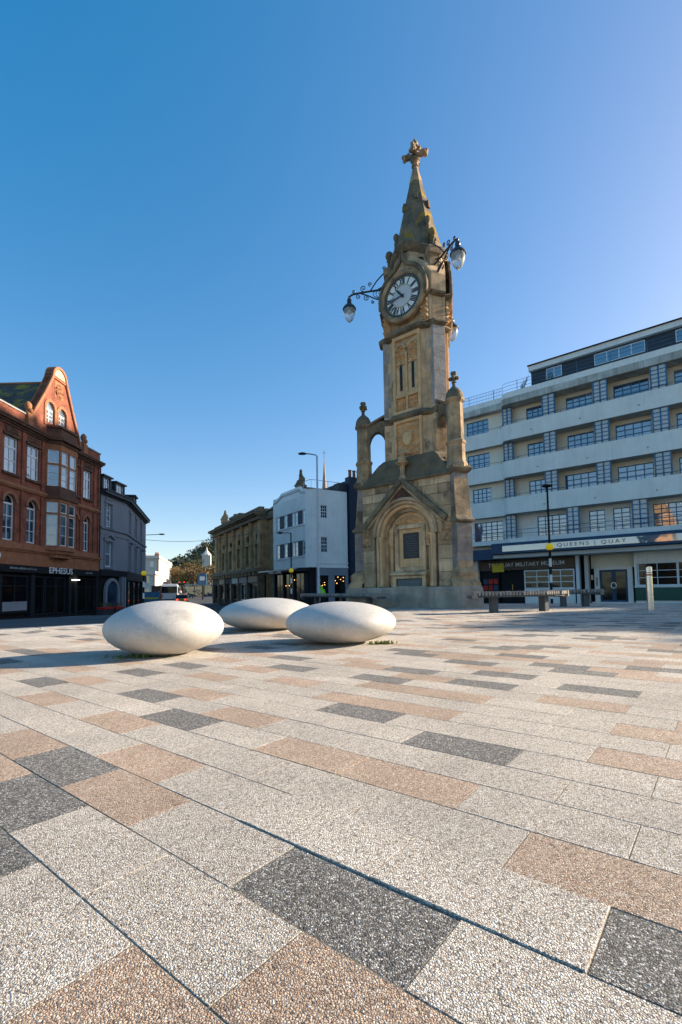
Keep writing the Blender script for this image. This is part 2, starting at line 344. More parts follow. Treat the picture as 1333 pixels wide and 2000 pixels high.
M['white_paint'] = mk('white_paint', (.78,.78,.77), (.68,.68,.67), 3, .5, .05)
M['white_render'] = mk('white_render', (.95,.87,.77), (.86,.78,.69), .9, .85, .25, 20, streak=.22, scol=(.40,.37,.33))
M['stained_render'] = mk('stained_render', (.68,.63,.56), (.42,.38,.31), 1.1, .9, .4, 16, streak=.75, scol=(.17,.15,.10), moss=((.24,.20,.08), -.04, 3))
M['cream_render'] = mk('cream_render', (.93,.79,.61), (.87,.73,.56), .8, .85, .1, 20)
M['soffit'] = mk('soffit', (.60,.55,.49), (.52,.48,.42), 1, .9, .1)
M['blue_steel'] = mk('blue_steel', (.06,.17,.29), (.045,.13,.23), 3, .45, .05)
M['dark_blue'] = mk('dark_blue', (.025,.06,.115), (.02,.05,.095), 2, .5, .05)
M['glass_block'] = mk('glass_block', (.66,.63,.58), (.54,.52,.48), 12, .2, .3, 12, spec=.6)
M['glass'] = glassy('glass', (.03,.055,.085))
M['glass_pale'] = glassy('glass_pale', (.16,.21,.26))
M['glass_dark'] = glassy('glass_dark', (.006,.007,.009), .08, .5, .02, 1.45)
M['grey_render'] = mk('grey_render', (.25,.265,.30), (.22,.235,.265), .8, .85, .15, 20, streak=.2, scol=(.14,.15,.17))
M['black_paint'] = mk('black_paint', (.008,.008,.009), (.013,.013,.014), 2, .7, .05, spec=.25)
M['dark_paint'] = mk('dark_paint', (.010,.012,.016), (.016,.019,.024), 2, .65, .05, spec=.3)
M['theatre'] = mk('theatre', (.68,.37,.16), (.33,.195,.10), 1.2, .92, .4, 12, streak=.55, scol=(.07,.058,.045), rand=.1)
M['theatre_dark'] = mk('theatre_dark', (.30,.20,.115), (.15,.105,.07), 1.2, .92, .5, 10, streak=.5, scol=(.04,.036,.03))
M['park_white'] = mk('park_white', (.93,.88,.82), (.83,.78,.73), .7, .6, .1, 14, streak=.25, scol=(.42,.42,.42))
M['navy'] = mk('navy', (.018,.03,.055), (.014,.024,.045), 2, .6, .1)
M['galv'] = mk('galv', (.42,.44,.46), (.36,.38,.40), 6, .4, .05, metal=.7)
M['steel'] = mk('steel', (.62,.60,.58), (.55,.54,.53), 20, .22, .03, 200, metal=1.)
M['bench_wood'] = mk('bench_wood', (.30,.26,.22), (.21,.18,.15), 9, .75, .4, 60, rand=.2)
M['bench_steel'] = mk('bench_steel', (.065,.07,.075), (.09,.095,.10), 8, .5, .1, metal=.4)
M['beacon'] = mk('beacon', (.85,.62,.015), (.80,.56,.01), 2, .35, 0, emit=((1,.72,.0),.07))
M['hivis'] = mk('hivis', (.36,.85,.04), (.30,.75,.03), 14, .7, .2)
M['red'] = mk('red', (.50,.02,.015), (.42,.015,.01), 3, .5, 0)
M['green_paint'] = mk('green_paint', (.012,.075,.05), (.016,.09,.06), 2, .5, .05)
M['brown_panel'] = mk('brown_panel', (.13,.065,.035), (.08,.042,.025), 5, .5, .1)
M['yellow'] = mk('yellow', (.75,.52,.02), None, 4, .5, 0)
M['weed'] = mk('weed', (.10,.16,.02), (.16,.20,.04), 30, .8, 0)
M['leaf'] = mk('leaf', (.07,.085,.025), (.13,.12,.03), .5, .8, 0, rand=.2)
M['leaf_brown'] = mk('leaf_brown', (.21,.135,.055), (.14,.095,.04), .3, .9, 0, rand=.25)
M['leaf_dark'] = mk('leaf_dark', (.035,.05,.025), (.075,.07,.03), .2, .9, 0, rand=.25)
M['bark'] = mk('bark', (.12,.095,.07), (.07,.055,.045), 8, .95, .6, 20)
M['skin'] = mk('skin', (.45,.28,.20), None, 8, .6, 0)
M['cloth_dark'] = mk('cloth_dark', (.02,.022,.028), None, 8, .9, .1)
M['tyre'] = mk('tyre', (.015,.015,.015), None, 8, .9, .1)
M['lamp_red'] = mk('lamp_red', (.5,.02,.01), None, 3, .3, 0, emit=((1,.05,.02),1.2))
M['lamp_warm'] = mk('lamp_warm', (.8,.4,.1), None, 3, .3, 0, emit=((1,.45,.12),2.2))
M['lamp_white'] = mk('lamp_white', (.8,.8,.7), None, 3, .3, 0, emit=((1,.86,.65),2.))
def globe_mat():
    m = bpy.data.materials.new('lantern_glass'); m.use_nodes = True; b = m.node_tree.nodes['Principled BSDF']
    b.inputs['Base Color'].default_value = (.93,.92,.88,1); b.inputs['Roughness'].default_value = .22; b.inputs['Transmission Weight'].default_value = .72; b.inputs['IOR'].default_value = 1.18
    return m
M['lantern_glass'] = globe_mat()

# ================================================================ ground
def sheet(name, xs, ys, dz, mat, kind='structure', inside=None):
    mb = MB(); idx = {}
    for j,y in enumerate(ys):
        for i,x in enumerate(xs):
            idx[i,j] = len(mb.v); mb.v.append((x,y,zg(x,y)+dz))
    for j in range(len(ys)-1):
        for i in range(len(xs)-1):
            mb.f.append((idx[i,j],idx[i+1,j],idx[i+1,j+1],idx[i,j+1])); mb.mi.append(0)
    return tag(mb.build(name, mat, recalc=False, smooth=60), kind=kind)
def span(a,b,n): return [a+(b-a)*i/n for i in range(n+1)]
sheet('ground', span(-900,-80,8)[:-1]+span(-80,80,80)+span(80,900,8)[1:], span(-300,-20,4)[:-1]+span(-20,140,80)+span(140,1500,10)[1:], -.14, M['asphalt'])

# ---- plaza: outline, bed, slabs
EDGE = [(-14,-3),(-9.5,1.6),(-6.6,5.0),(-4.9,6.9),(-3.92,7.9),(-2.4,9.4),(-1.75,11.2),(-1.45,13.5),(-1.5,16.5),(-1.2,19.2),(.2,21.6),(2.6,23.0),(6,24.0)]
PLAZA = EDGE + [(9.2,39.8),(18.5,31.6),(29.5,22.3),(29.5,-3)]
def inside(x, y, poly):
    c = False; n = len(poly)
    for i in range(n):
        x0,y0 = poly[i]; x1,y1 = poly[(i+1)%n]
        if (y0 > y) != (y1 > y) and x < (x1-x0)*(y-y0)/(y1-y0)+x0: c = not c
    return c
plaza = MB()
gx = span(-14,30,88); gy = span(-3,40,86)
for i in range(88):
    for j in range(86):
        cx_,cy_ = (gx[i]+gx[i+1])/2,(gy[j]+gy[j+1])/2
        if inside(cx_,cy_,PLAZA):
            plaza.add([(x,y,zg(x,y)-.0010) for x,y in ((gx[i],gy[j]),(gx[i+1],gy[j]),(gx[i+1],gy[j+1]),(gx[i],gy[j+1]))],[(0,1,2,3)])
plaza = tag(plaza.build('plaza', M['mortar'], recalc=False), kind='structure')
TH = -.6749; DX = (math.cos(TH), math.sin(TH)); NX = (-DX[1], DX[0]); RW, SL, T0 = .1655, .3465, .374
MARK = {(-1,-1):'p',(0,-1):'p',(-1,-3):'d',(1,-1):'d',(3,0):'p',(2,0):'d',(1,-5):'p',(1,-4):'d',(1,-3):'p',(2,-4):'p',(3,-5):'p',(4,-5):'d',(0,-5):'p',(0,-4):'d',(5,-4):'p',(4,-3):'p',(4,-2):'p',(7,-3):'d',(6,-2):'d',(8,-4):'p',(8,-3):'p',(9,0):'p',(7,0):'p',(11,-1):'p',(4,-11):'p',(6,-10):'p',(4,-9):'d',(5,-8):'p',(3,-7):'p',(7,-8):'d',(5,-6):'d',(6,-6):'p',(9,-8):'d',(8,-7):'p',(11,-8):'p',(8,-10):'p',(7,-13):'d',(5,-12):'d',(13,-7):'d',(13,-8):'p',(11,-6):'d',(10,-7):'p',(9,-5):'p',(11,-4):'d',(10,-4):'p',(10,-3):'p',(13,-4):'d',(12,-4):'p',(14,-6):'p',(13,-5):'p',(15,-7):'p',(18,-6):'d',(17,-5):'d',(16,-4):'d',(15,-3):'p',(14,-3):'d',(12,-3):'d',(13,-1):'d',(16,-1):'p',(17,-1):'p',(18,-1):'d',(19,-1):'p',(18,-3):'p',(19,-3):'d',(20,-4):'p',(17,-4):'p',(22,-2):'p',(24,-1):'d',(-1,-2):'l',(0,-2):'l',(0,-3):'l',(-1,0):'l'}
MEAS_ROWS = 15
rs = random.Random(11)
cells = []
for row in range(-22, 270):
    off = -.168 if row % 2 == 0 else -.3415
    prev = 'l'
    for k in range(-130, 90):
        s_ = off+SL*(k+.5); t_ = T0+RW*(row+.5)
        x = DX[0]*s_+NX[0]*t_; y = DX[1]*s_+NX[1]*t_
        if y < -1.5 or y > 36 or math.hypot(x,y) > 40: continue
        vis = y > .3 and abs(x/y) < .80
        if not vis and math.hypot(x,y) > 4: 
            if y < 3: continue
            if abs(x/y) > 1.25: continue
        if not inside(x,y,PLAZA): continue
        c = MARK.get((row,k))
        if c is None:
            known = row <= MEAS_ROWS and vis and y > .5 and y < 4.2
            if known: c = 'l'
            else:
                q = rs.random(); c = 'p' if q < .20 else ('d' if q < .34 else 'l')
                if c == 'd' and prev == 'd': c = 'l'
        prev = c
        cells.append((math.hypot(x,y), x, y, row, k, c, vis))
cells.sort(key=lambda c: c[0])
def slab_mesh(mat, name):
    a,b = SL/2-.0006, RW/2-.0006; e = .0013
    mb = MB(); mb.loft([[(-a,-b,-.03),(a,-b,-.03),(a,b,-.03),(-a,b,-.03)],[(-a,-b,-e),(a,-b,-e),(a,b,-e),(-a,b,-e)],[(-a+e,-b+e,0),(a-e,-b+e,0),(a-e,b-e,0),(-a+e,b-e,0)]], cap0=False)
    return mb.build(name, mat, plaza, absz=False)
proto = {'l':slab_mesh(M['slab_light'],'slab'),'p':slab_mesh(M['slab_pink'],'slab'),'d':slab_mesh(M['slab_dark'],'slab')}
used = set(); far = MB(); nslab = 0; rz_ = random.Random(3)
for d_,x,y,row,k,c,vis in cells:
    z = zg(x,y)+rz_.uniform(-.0004,.0004)
    if (row,k) in ((2,-2),(2,-1)): z += .0022
    if (row,k) == (1,-1): z -= .0010
    if vis and y > .34 and nslab < 297:
        o = proto[c] if c not in used else inst(proto[c], plaza)
        used.add(c); o.location = (x,y,z); o.rotation_euler = (rz_.uniform(-.0015,.0015), rz_.uniform(-.001,.001), TH+rz_.uniform(-.0012,.0012)); nslab += 1
    else:
        a,b = SL/2-.0006, RW/2-.0006; e = .0015 if d_ < 9 else .0
        ca,sa = DX
        def w(p,q,zz): return (x+ca*p-sa*q, y+sa*p+ca*q, z+zz)
        far.cm = 'lpd'.index(c)
        if e: far.loft([[w(-a,-b,-.02),w(a,-b,-.02),w(a,b,-.02),w(-a,b,-.02)],[w(-a,-b,-e),w(a,-b,-e),w(a,b,-e),w(-a,b,-e)],[w(-a+e,-b+e,0),w(a-e,-b+e,0),w(a-e,b-e,0),w(-a+e,b-e,0)]], cap0=False)
        else: far.add([w(-a,-b,0),w(a,-b,0),w(a,b,0),w(-a,b,0)],[(0,1,2,3)])
tag(far.build('far_slabs', [M['slab_light'],M['slab_pink'],M['slab_dark']], plaza, recalc=False, absz=False), kind='stuff')
# ---- kerb stones along the plaza edge
def along(pts, step):
    out = []; acc = 0
    for (x0,y0),(x1,y1) in zip(pts,pts[1:]):
        L_ = math.hypot(x1-x0,y1-y0); t = (-acc) % step
        while t < L_: out.append((x0+(x1-x0)*t/L_, y0+(y1-y0)*t/L_, math.atan2(y1-y0,x1-x0))); t += step
        acc += L_
    return out
kb = MB(); kb.box(-.447,.447,-.13,.13,-.3,.012); kp = None
for x,y,a in along(EDGE,.9):
    z = zg(x,y)
    if kp is None: kp = kb.build('kerb_stone', M['kerb'], plaza, bevel=.012, absz=False); o = kp
    else: o = inst(kp, plaza)
    o.location = (x,y,z); o.rotation_euler = (0,0,a)
# ---- footways across the road
def ribbon(name, pts, wid, h, mat, kerbmat=None):
    mb = MB(); P = []
    for i,(x,y) in enumerate(pts):
        x0,y0 = pts[max(i-1,0)]; x1,y1 = pts[min(i+1,len(pts)-1)]; L_ = math.hypot(x1-x0,y1-y0); nx,ny = -(y1-y0)/L_,(x1-x0)/L_
        P.append(((x,y),(x+nx*wid,y+ny*wid)))
    for (a,b),(c,d) in zip(P,P[1:]):
        q = [a,c,d,b]; mb.loft([[(x,y,zg(x,y)-.4) for x,y in q],[(x,y,zg(x,y)+h) for x,y in q]])
    o = tag(mb.build(name, mat), kind='structure')
    if kerbmat:
        km = MB()
        for (a,b),(c,d) in zip(P,P[1:]): km.bar((a[0],a[1],zg(*a)+h-.055),(c[0],c[1],zg(*c)+h-.055),.14,.13)
        km.build('kerb', kerbmat, o, absz=False)
    return o
ribbon('pavement_left', [(-15.8,12),(-15.8,26),(-15.7,42),(-16.6,50),(-20.2,62)], 3.6, .0, M['footway'], M['kerb'])
ribbon('pavement_far', [(-17.6,76),(-9.6,60),(-1.6,46.5),(1.5,42),(4.2,41.6)][::-1], -4.0, .0, M['footway'], M['kerb'])
# road paint
rp = MB()
for t in range(14):
    y = 15+t*3.6; x = -9.0+.02*y
    rp.add([(x+a,y+b,zg(x+a,y+b)-.128) for a,b in ((-.06,0),(.06,0),(.06,1.8),(-.06,1.8))],[(0,1,2,3)])
tag(rp.build('road_centre_line', M['white_paint'], recalc=False), kind='structure')

# ================================================================ pebbles
def pebble(x, y, a, c, label, rot, ax):
    mb = MB(); n,m = 56,30; rings = []
    for i in range(m+1):
        ph = -PI/2+PI*i/m; ring = []
        for k in range(n):
            th = 2*PI*k/n; d = Vector((math.cos(ph)*math.cos(th), math.cos(ph)*math.sin(th), math.sin(ph)))
            q = 1+.012*mnoise.noise(d*1.4+Vector((x*3,y,0)))
            ring.append((d.x*a*q*ax, d.y*a*q/ax, max(c*.96+d.z*c*q, -.01)))
        rings.append(ring)
    mb.loft(rings); o = mb.build('pebble_seat', M['pebble'], smooth=80)
    o.location = (x,y,zg(x,y)); o.rotation_euler = (0,0,rot)
    return tag(o, label, 'stone seat', 'giant pale pebble seats on the plaza')
pebble(-1.46,4.015,.470,.223,'leftmost giant pale pebble seat, nearest the brick building side',.2,1.0)
pebble(-.988,6.438,.633,.212,'giant pale pebble seat standing behind the other two',.0,1.0)
pebble(-.011,4.696,.532,.200,'rightmost giant pale pebble seat with weeds at its right end',-.2,1.0)
def weeds(x, y, n, r, label, seed):
    mb = MB(); q = random.Random(seed)
    for i in range(n):
        px,py = x+q.gauss(0,r),y+q.gauss(0,r*.35); a = q.uniform(0,PI); h_ = q.uniform(.008,.03); w_ = q.uniform(.003,.006); dx,dy = math.cos(a)*w_,math.sin(a)*w_; lx,ly = q.uniform(-.012,.012),q.uniform(-.012,.012)
        mb.add([(px-dx,py-dy,0),(px+dx,py+dy,0),(px+dx+lx,py+dy+ly,h_),(px-dx*.4+lx*1.6,py-dy*.4+ly*1.6,h_*1.2)],[(0,1,2,3)])
    return tag(mb.build('weeds', M['weed'], recalc=False), label, 'weeds', kind='stuff')
weeds(.36,4.47,130,.05,'small green weeds at the foot of the rightmost pebble',1)
weeds(-1.6,3.80,90,.10,'small weeds in the shadow under the leftmost pebble',2)

# ================================================================ clock tower (triangular plan, three clock faces)
TC = (.1756*14.42, 14.42); TROT = -R(40.7)
tower = thing('clock_tower', 'triangular sandstone clock tower with spire, flying buttresses and corner pinnacles', 'clock tower', (TC[0],TC[1],-.03), TROT)
A30 = (math.cos(-PI/6), math.sin(-PI/6)); P30 = (-.5,-.8660254)
def rot2(p, k):
    a = 2*PI/3*k; return (p[0]*math.cos(a)-p[1]*math.sin(a), p[0]*math.sin(a)+p[1]*math.cos(a))
def plan(ap, Rb, hw):
    """wall apothem, buttress reach, buttress half width -> 12-point plan"""
    e1 = (Rb*A30[0]+hw*P30[0], Rb*A30[1]+hw*P30[1]); e2 = (Rb*A30[0]-hw*P30[0], Rb*A30[1]-hw*P30[1])
    t = max(0,(Rb*.5+.8660254*hw-ap)/.5); q = e1[0]-.8660254*t
    out = []
    for k in range(3):
        for p in ((-q,-ap),(q,-ap),e1,e2): out.append(rot2(p,k))
    return out, q
def three(o, name=None):
    """place the part on the other two sides as well"""
    return [o]+[inst(o, tower, rot=(0,0,2*PI/3*k)) for k in (1,2)]
def levels(ls): return [[(x,y,z) for x,y in plan(ap,Rb,hw)[0]] for z,ap,Rb,hw in ls]
MB().loft(levels([(-.25,1.24,2.36,.325),(.50,1.24,2.36,.325),(.56,1.21,2.325,.30)])).build('plinth', M['plinth_stone'], tower, bevel=.012)
sk = lambda k,i: i % 4 == 0 and k < 8
MB().loft(levels([(.56,1.20,2.32,.295),(.66,1.19,2.30,.285),(.74,1.13,2.22,.26),(.80,1.13,2.22,.26),(.84,1.15,2.24,.27),(.92,1.15,2.24,.27),(1.03,1.11,2.10,.225),(2.24,1.11,2.08,.222),(3.55,1.11,1.98,.215)]), skip=sk).build('buttress_core', M['stone_old'], tower)
# buttress stones, each course a block wrapping the end
bst = {}
for i in range(7):
    z0 = 1.05+i*.168*1.0; pass
def course(Rb, hw, back, z0, z1, mat, key, cz=.006):
    mb = MB(); o_ = .007
    e1 = (Rb+o_, hw+o_); q = [(Rb-back,-hw-o_),(Rb+o_,-hw-o_),(Rb+o_,hw+o_),(Rb-back,hw+o_)]
    mb.loft([[(x,y,z0+cz) for x,y in q],[(x,y,z1-cz) for x,y in q]])
    return mb.build('quoin_stone', mat, tower, bevel=.006)
z = 1.06; i = 0
while z < 2.2:
    hh = (.36,.40,.38)[i % 3]; z1 = min(z+hh,2.22)
    o = course(2.09,.222,(.30,.46)[i % 2],z,z1,M['limestone_dark'],i); o.rotation_euler = (0,0,-PI/6)
    for k in (1,2): inst(o, tower, rot=(0,0,-PI/6+2*PI/3*k))
    z = z1; i += 1
# weathered set-off with a swept top
so_ = MB()
so_.loft([[(r_,-w_,z_),(r_,w_,z_),(1.75,w_,z_),(1.75,-w_,z_)] for z_,r_,w_ in ((2.22,2.10,.24),(2.25,2.17,.265),(2.29,2.17,.265),(2.33,2.12,.25),(2.42,2.06,.24),(2.58,2.02,.232),(2.84,2.005,.228),(2.9,1.99,.226))])
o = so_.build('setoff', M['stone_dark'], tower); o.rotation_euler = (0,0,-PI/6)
for k in (1,2): inst(o, tower, rot=(0,0,-PI/6+2*PI/3*k))
z = 2.9; i = 0
while z < 3.5:
    z1 = min(z+.33,3.55); o = course(1.985,.215,(.42,.28)[i % 2],z,z1,M['limestone_dark'],i); o.rotation_euler = (0,0,-PI/6)
    for k in (1,2): inst(o, tower, rot=(0,0,-PI/6+2*PI/3*k))
    z = z1; i += 1
cp = MB(); cp.loft([[(r_,-w_,z_),(r_,w_,z_),(1.5,w_,z_),(1.5,-w_,z_)] for z_,r_,w_ in ((3.55,1.99,.225),(3.6,2.07,.27),(3.66,2.10,.29),(3.70,2.10,.29),(3.76,2.0,.26))])
o = cp.build('buttress_cap', M['stone_dark'], tower); o.rotation_euler = (0,0,-PI/6)
for k in (1,2): inst(o, tower, rot=(0,0,-PI/6+2*PI/3*k))

# ---- front wall of the base: stones round an arched niche
QW = plan(1.11,2.05,.22)[1]; AZ, AR = 2.02, 1.07
def ub(z):
    return AR if z <= AZ else (math.sqrt(max(0,AR*AR-(z-AZ)**2)) if z < AZ+AR else 0)
bk = MB()
zz = span(.55,3.56,40)
for s_ in (-1,1):
    for a,b in zip(zz,zz[1:]):
        if ub(a)-.02 < QW: bk.ext([(s_*max(ub(a)-.02,0),a),(s_*QW,a),(s_*QW,b),(s_*max(ub(b)-.02,0),b)], -1.10, -.9)
three(bk.build('wall', M['stone_old'], tower))
cz = [.56,.95,1.30,1.66,2.02,2.38,2.72,3.08,3.33,3.555]
for ci,(a,b) in enumerate(zip(cz,cz[1:])):
    for s_ in (-1,1):
        ia,ib = ub(a),ub(b); w_ = QW-max(ib,0)
        if b >= AZ+AR: ia = ib = 0
        n_ = max(1,round((QW-(ia+ib)/2)/.46)); cuts = [ (j+(.25 if ci % 2 and 0 < j < n_ else 0))/n_ for j in range(n_+1)]
        for p,q in zip(cuts,cuts[1:]):
            g = .011
            pts = [(s_*(ia+(QW-ia)*p+g),a+g),(s_*(ia+(QW-ia)*q-g),a+g),(s_*(ib+(QW-ib)*q-g),b-g),(s_*(ib+(QW-ib)*p+g),b-g)]
            if abs(pts[0][0]-pts[1][0]) < .03 and abs(pts[2][0]-pts[3][0]) < .03: continue
            yy = -1.116-random.uniform(0,.004)
            o = MB().ext(pts, yy, -1.02).build('stone', M['stone'] if random.random() < .8 else M['stone_old'], tower)
            three(o)
# arch orders
for nm,r0,r1,y0,mat in (('hood_mould',.99,1.085,-1.19,'stone'),('arch_order',.90,.99,-1.135,'stone'),('arch_order',.80,.905,-1.05,'carved'),('arch_order',.70,.81,-.95,'stone'),('arch_order',.60,.71,-.84,'carved')):
    mb = MB(); mb.arc(0,AZ,r0,r1,0,PI,28,y0,y0+.22)
    if nm == 'arch_order':
        for s_ in (-1,1): mb.box(min(s_*r0,s_*r1),max(s_*r0,s_*r1),y0,y0+.22,.56,AZ)
    three(mb.build(nm, M[mat], tower, bevel=.018))
nb = MB(); nb.box(-.72,.72,-.72,-.5,.5,3.1); three(nb.build('niche_back', M['stone'], tower))
for s_ in (-1,1):                                                     # nook shafts with capitals
    sh = MB(); sh.lathe([(.075,.58),(.075,.66),(.05,.70),(.05,1.84),(.065,1.86),(.05,1.88),(.09,2.0),(.095,2.04)],10,s_*.855,-1.06); three(sh.build('nook_shaft', M['carved'], tower, smooth=40))
    ls = MB(); ls.relief(s_*.64-.09 if s_>0 else -.73,s_*.64+.09 if s_>0 else -.55,1.72,2.3,-.86,.10,7,3+s_,10); three(ls.build('carved_leaf', M['carved'], tower, smooth=60))
fr = MB()
for a,b,c,d in ((-.52,-.40,1.02,2.36),(.40,.52,1.02,2.36),(-.40,.40,2.24,2.36),(-.40,.40,1.02,1.14)): fr.box(a,b,-.86,-.70,c,d)
three(fr.build('panel_frame', M['stone'], tower, bevel=.012))
fi = MB()
for a,b,c,d in ((-.40,-.27,1.14,2.24),(.27,.40,1.14,2.24),(-.27,.27,2.12,2.24),(-.27,.27,1.14,1.38)): fi.box(a,b,-.79,-.70,c,d)
three(fi.build('inner_frame', M['carved'], tower, bevel=.01))
pq = MB().box(-.27,.27,-.765,-.70,1.38,2.12).build('bronze_plaque', M['bronze'], tower); pq['label'] = 'dark bronze plaque in the niche'
ln = MB()
for j,w_ in enumerate((.16,.10,.19,.21,.18,.20,.14,.19,.12)): ln.box(-w_,w_,-.7665,-.762,2.03-j*.07-.012,2.03-j*.07+.006)
ln.build('raised_line', M['slate_plaque'], pq, absz=False)
sill = MB(); sill.loft([[(-.60,y_,z_),(.60,y_,z_),(.60,-.6,z_),(-.60,-.6,z_)] for z_,y_ in ((.88,-.98),(.91,-1.03),(.95,-1.03),(1.03,-.80))]); three(sill.build('sill', M['stone'], tower))
lp = MB()
for a,b,c,d in ((-.56,-.44,.5,.88),(.44,.56,.5,.88),(-.44,.44,.80,.88),(-.44,.44,.5,.58)): lp.box(a,b,-.96,-.7,c,d)
three(lp.build('tablet_frame', M['stone'], tower, bevel=.01))
sp_ = MB().box(-.44,.44,-.90,-.7,.58,.80).build('slate_tablet', M['slate_plaque'], tower); sp_['label'] = 'grey slate tablet with pale lettering under the sill'
l2 = MB(); q = random.Random(4)
for j in range(5):
    u = -.38
    while u < .36:
        w_ = q.uniform(.02,.06); l2.box(u,min(u+w_,.38),-.9025,-.899,.762-j*.038-.011,.762-j*.038+.006); u += w_+.014
l2.build('inscription', M['engraving'], sp_, absz=False)
tm = MB(); tm.relief(-.60,.60,2.36,2.98,-.78,.16,7,9,40,lambda u,z: 1. if u*u+(z-AZ)**2 < .62**2 else 0.); three(tm.build('tympanum_carving', M['carved'], tower, smooth=60))
# gable over the niche
gb = MB()
for s_ in (-1,1): gb.strip([(s_*0,3.70),(s_*1.40,2.44)],[(s_*0,3.50),(s_*1.33,2.30)],-1.27,-1.05)
three(gb.build('gable_moulding', M['stone_dark'], tower, bevel=.025))
gi = MB()
for s_ in (-1,1): gi.strip([(s_*0,3.50),(s_*1.30,2.33)],[(s_*0,3.40),(s_*1.24,2.26)],-1.21,-1.05)
three(gi.build('gable_inner_moulding', M['stone'], tower, bevel=.02))
gt = MB(); gt.relief(-.30,.30,3.10,3.46,-1.12,.06,9,14,22,lambda u,z: 1. if abs(u) < (3.46-z)*.85 else 0.); three(gt.build('gable_carving', M['terracotta_dark'], tower, smooth=60))
for s_ in (-1,1):
    cb = MB(); cb.relief(s_*1.34-.13,s_*1.34+.13,2.04,2.30,-1.13,.17,8,20+s_,12); cb.relief(s_*1.30-.15,s_*1.30+.13,1.78,2.04,-1.13,.12,8,22+s_,12); three(cb.build('corbel', M['stone_old'], tower, smooth=50))
fn = MB(); fn.lathe([(.14,3.60),(.10,3.70),(.075,3.76),(.075,3.98),(.10,4.02),(.20,4.08),(.20,4.12),(.12,4.15),(.13,4.24),(.08,4.30),(.13,4.36),(.11,4.42),(.05,4.46),(.02,4.48)],8,0,-1.14); three(fn.build('gable_finial', M['stone_old'], tower))
# ---- roof over the base
def six(w_, ap, z): return [(*rot2(p,k),z) for k in range(3) for p in ((-w_,-ap),(w_,-ap))]
MB().loft([six(1.50,1.19,3.54),six(1.50,1.20,3.60),six(1.45,1.14,3.66),six(1.0,.92,4.22),six(.86,.84,4.34)]).build('base_roof', M['stone_roof'], tower)
# ---- corner pinnacles and flying arches
for k,a in enumerate((-PI/6,-5*PI/6,PI/2)):
    px,py = 1.80*math.cos(a),1.80*math.sin(a)
    mb = MB(); mb.lathe([(.30,3.66),(.30,3.80),(.245,3.88),(.24,4.33),(.272,4.37),(.272,4.42),(.222,4.47),(.212,5.46),(.25,5.50),(.275,5.53),(.275,5.58)],8,px,py,PI/8)
    o = mb.build('pinnacle', M['stone_old'] if k != 2 else M['stone_old'], tower)
    d = MB(); d.lathe([(.25,5.58),(.245,5.64),(.225,5.74),(.17,5.84),(.09,5.91),(.055,5.95)],16,px,py); d.build('dome_cap', M['stone_spire'], o, smooth=50, absz=False)
    f = MB(); f.lathe([(.055,5.94),(.045,6.04),(.075,6.06),(.045,6.08),(.05,6.2),(.09,6.30),(.085,6.34),(.03,6.36)],8,px,py)
    for b in range(4):
        an = a+PI/4+b*PI/2; f.ball((px+.09*math.cos(an),py+.09*math.sin(an),6.17),.055,8,6,1,1,1,.5,b)
    f.build('finial', M['stone_spire'], o, smooth=50, absz=False)
fl = MB()
cR,cZ,rR,rZ = 1.36,4.72,.275,.62
def outer(th):
    c,s_ = math.cos(th),math.sin(th)
    t = min((.36/abs(c)) if abs(c) > 1e-6 else 9,(.95/abs(s_)) if abs(s_) > 1e-6 else 9); r_ = cR+c*t; z_ = cZ+s_*t
    if s_ > 0: top = 5.42+.40*(max(0,1.72-r_)/.72)**.8; z_ = min(z_,top)
    return (r_,z_)
n_ = 40
for i in range(n_):
    t0,t1 = 2*PI*i/n_,2*PI*(i+1)/n_
    i0,i1 = (cR+rR*math.cos(t0),cZ+rZ*math.sin(t0)),(cR+rR*math.cos(t1),cZ+rZ*math.sin(t1)); o0,o1 = outer(t0),outer(t1)
    if (t0+t1)/2 > 1.55*PI+.2 : continue
    fl.ext([i0,o0,o1,i1],-.13,.13)
cpn = [(1.72-.72*j/10, 5.43+.40*(j/10)**.8) for j in range(11)]
fl.strip(cpn,[(u,z_+.07) for u,z_ in cpn],-.19,.19)
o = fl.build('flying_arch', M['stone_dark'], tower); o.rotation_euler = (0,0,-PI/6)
for k in (1,2): inst(o, tower, rot=(0,0,-PI/6+2*PI/3*k))
# ---- shaft
def splan(g, z, f=None):
    base = [(-.70,-.625),(-.48,-(f or .83)),(.48,-(f or .83)),(.70,-.625),(.875,-.725),(1.065,-.395)]
    return [(*(c*(1+g/.8) for c in rot2(p,k)),z) for k in range(3) for p in base]
MB().loft([splan(0,4.15,.74),splan(0,8.08,.74)],skip=None).build('shaft', M['stone'], tower)
# corner stones on the shaft, grey and buff by turns
z = 4.32; i = 0
while z < 8.0:
    z1 = min(z+(.30,.36,.33,.40)[i % 4],8.06)
    if not (5.42 < (z+z1)/2 < 5.66):
        o = course(1.118,.188,(.13,.26)[i % 2],z,z1,M['limestone' if z > 5.6 else 'stone_old'],i,.004); o.rotation_euler = (0,0,-PI/6)
        for k in (1,2): inst(o, tower, rot=(0,0,-PI/6+2*PI/3*k))
    z = z1; i += 1
for zc,pr in ((5.50,.07),(8.06,.09)):
    MB().loft([splan(.0,zc-.03),splan(pr*.6,zc),splan(pr,zc+.03),splan(pr,zc+.08),splan(0,zc+.17)]).build('string_course', M['stone_dark'], tower)
st = MB()
for a,b,c,d in ((-.48,-.39,4.2,5.48),(.39,.48,4.2,5.48),(-.39,.39,5.38,5.48),(-.39,.39,4.2,4.34),(-.48,-.38,5.66,8.05),(.38,.48,5.66,8.05),(-.38,.38,5.66,5.76),(-.38,.38,6.15,6.27),(-.38,.38,7.92,8.05),(-.035,.035,5.76,7.5)): st.box(a,b,-.83,-.72,c,d)
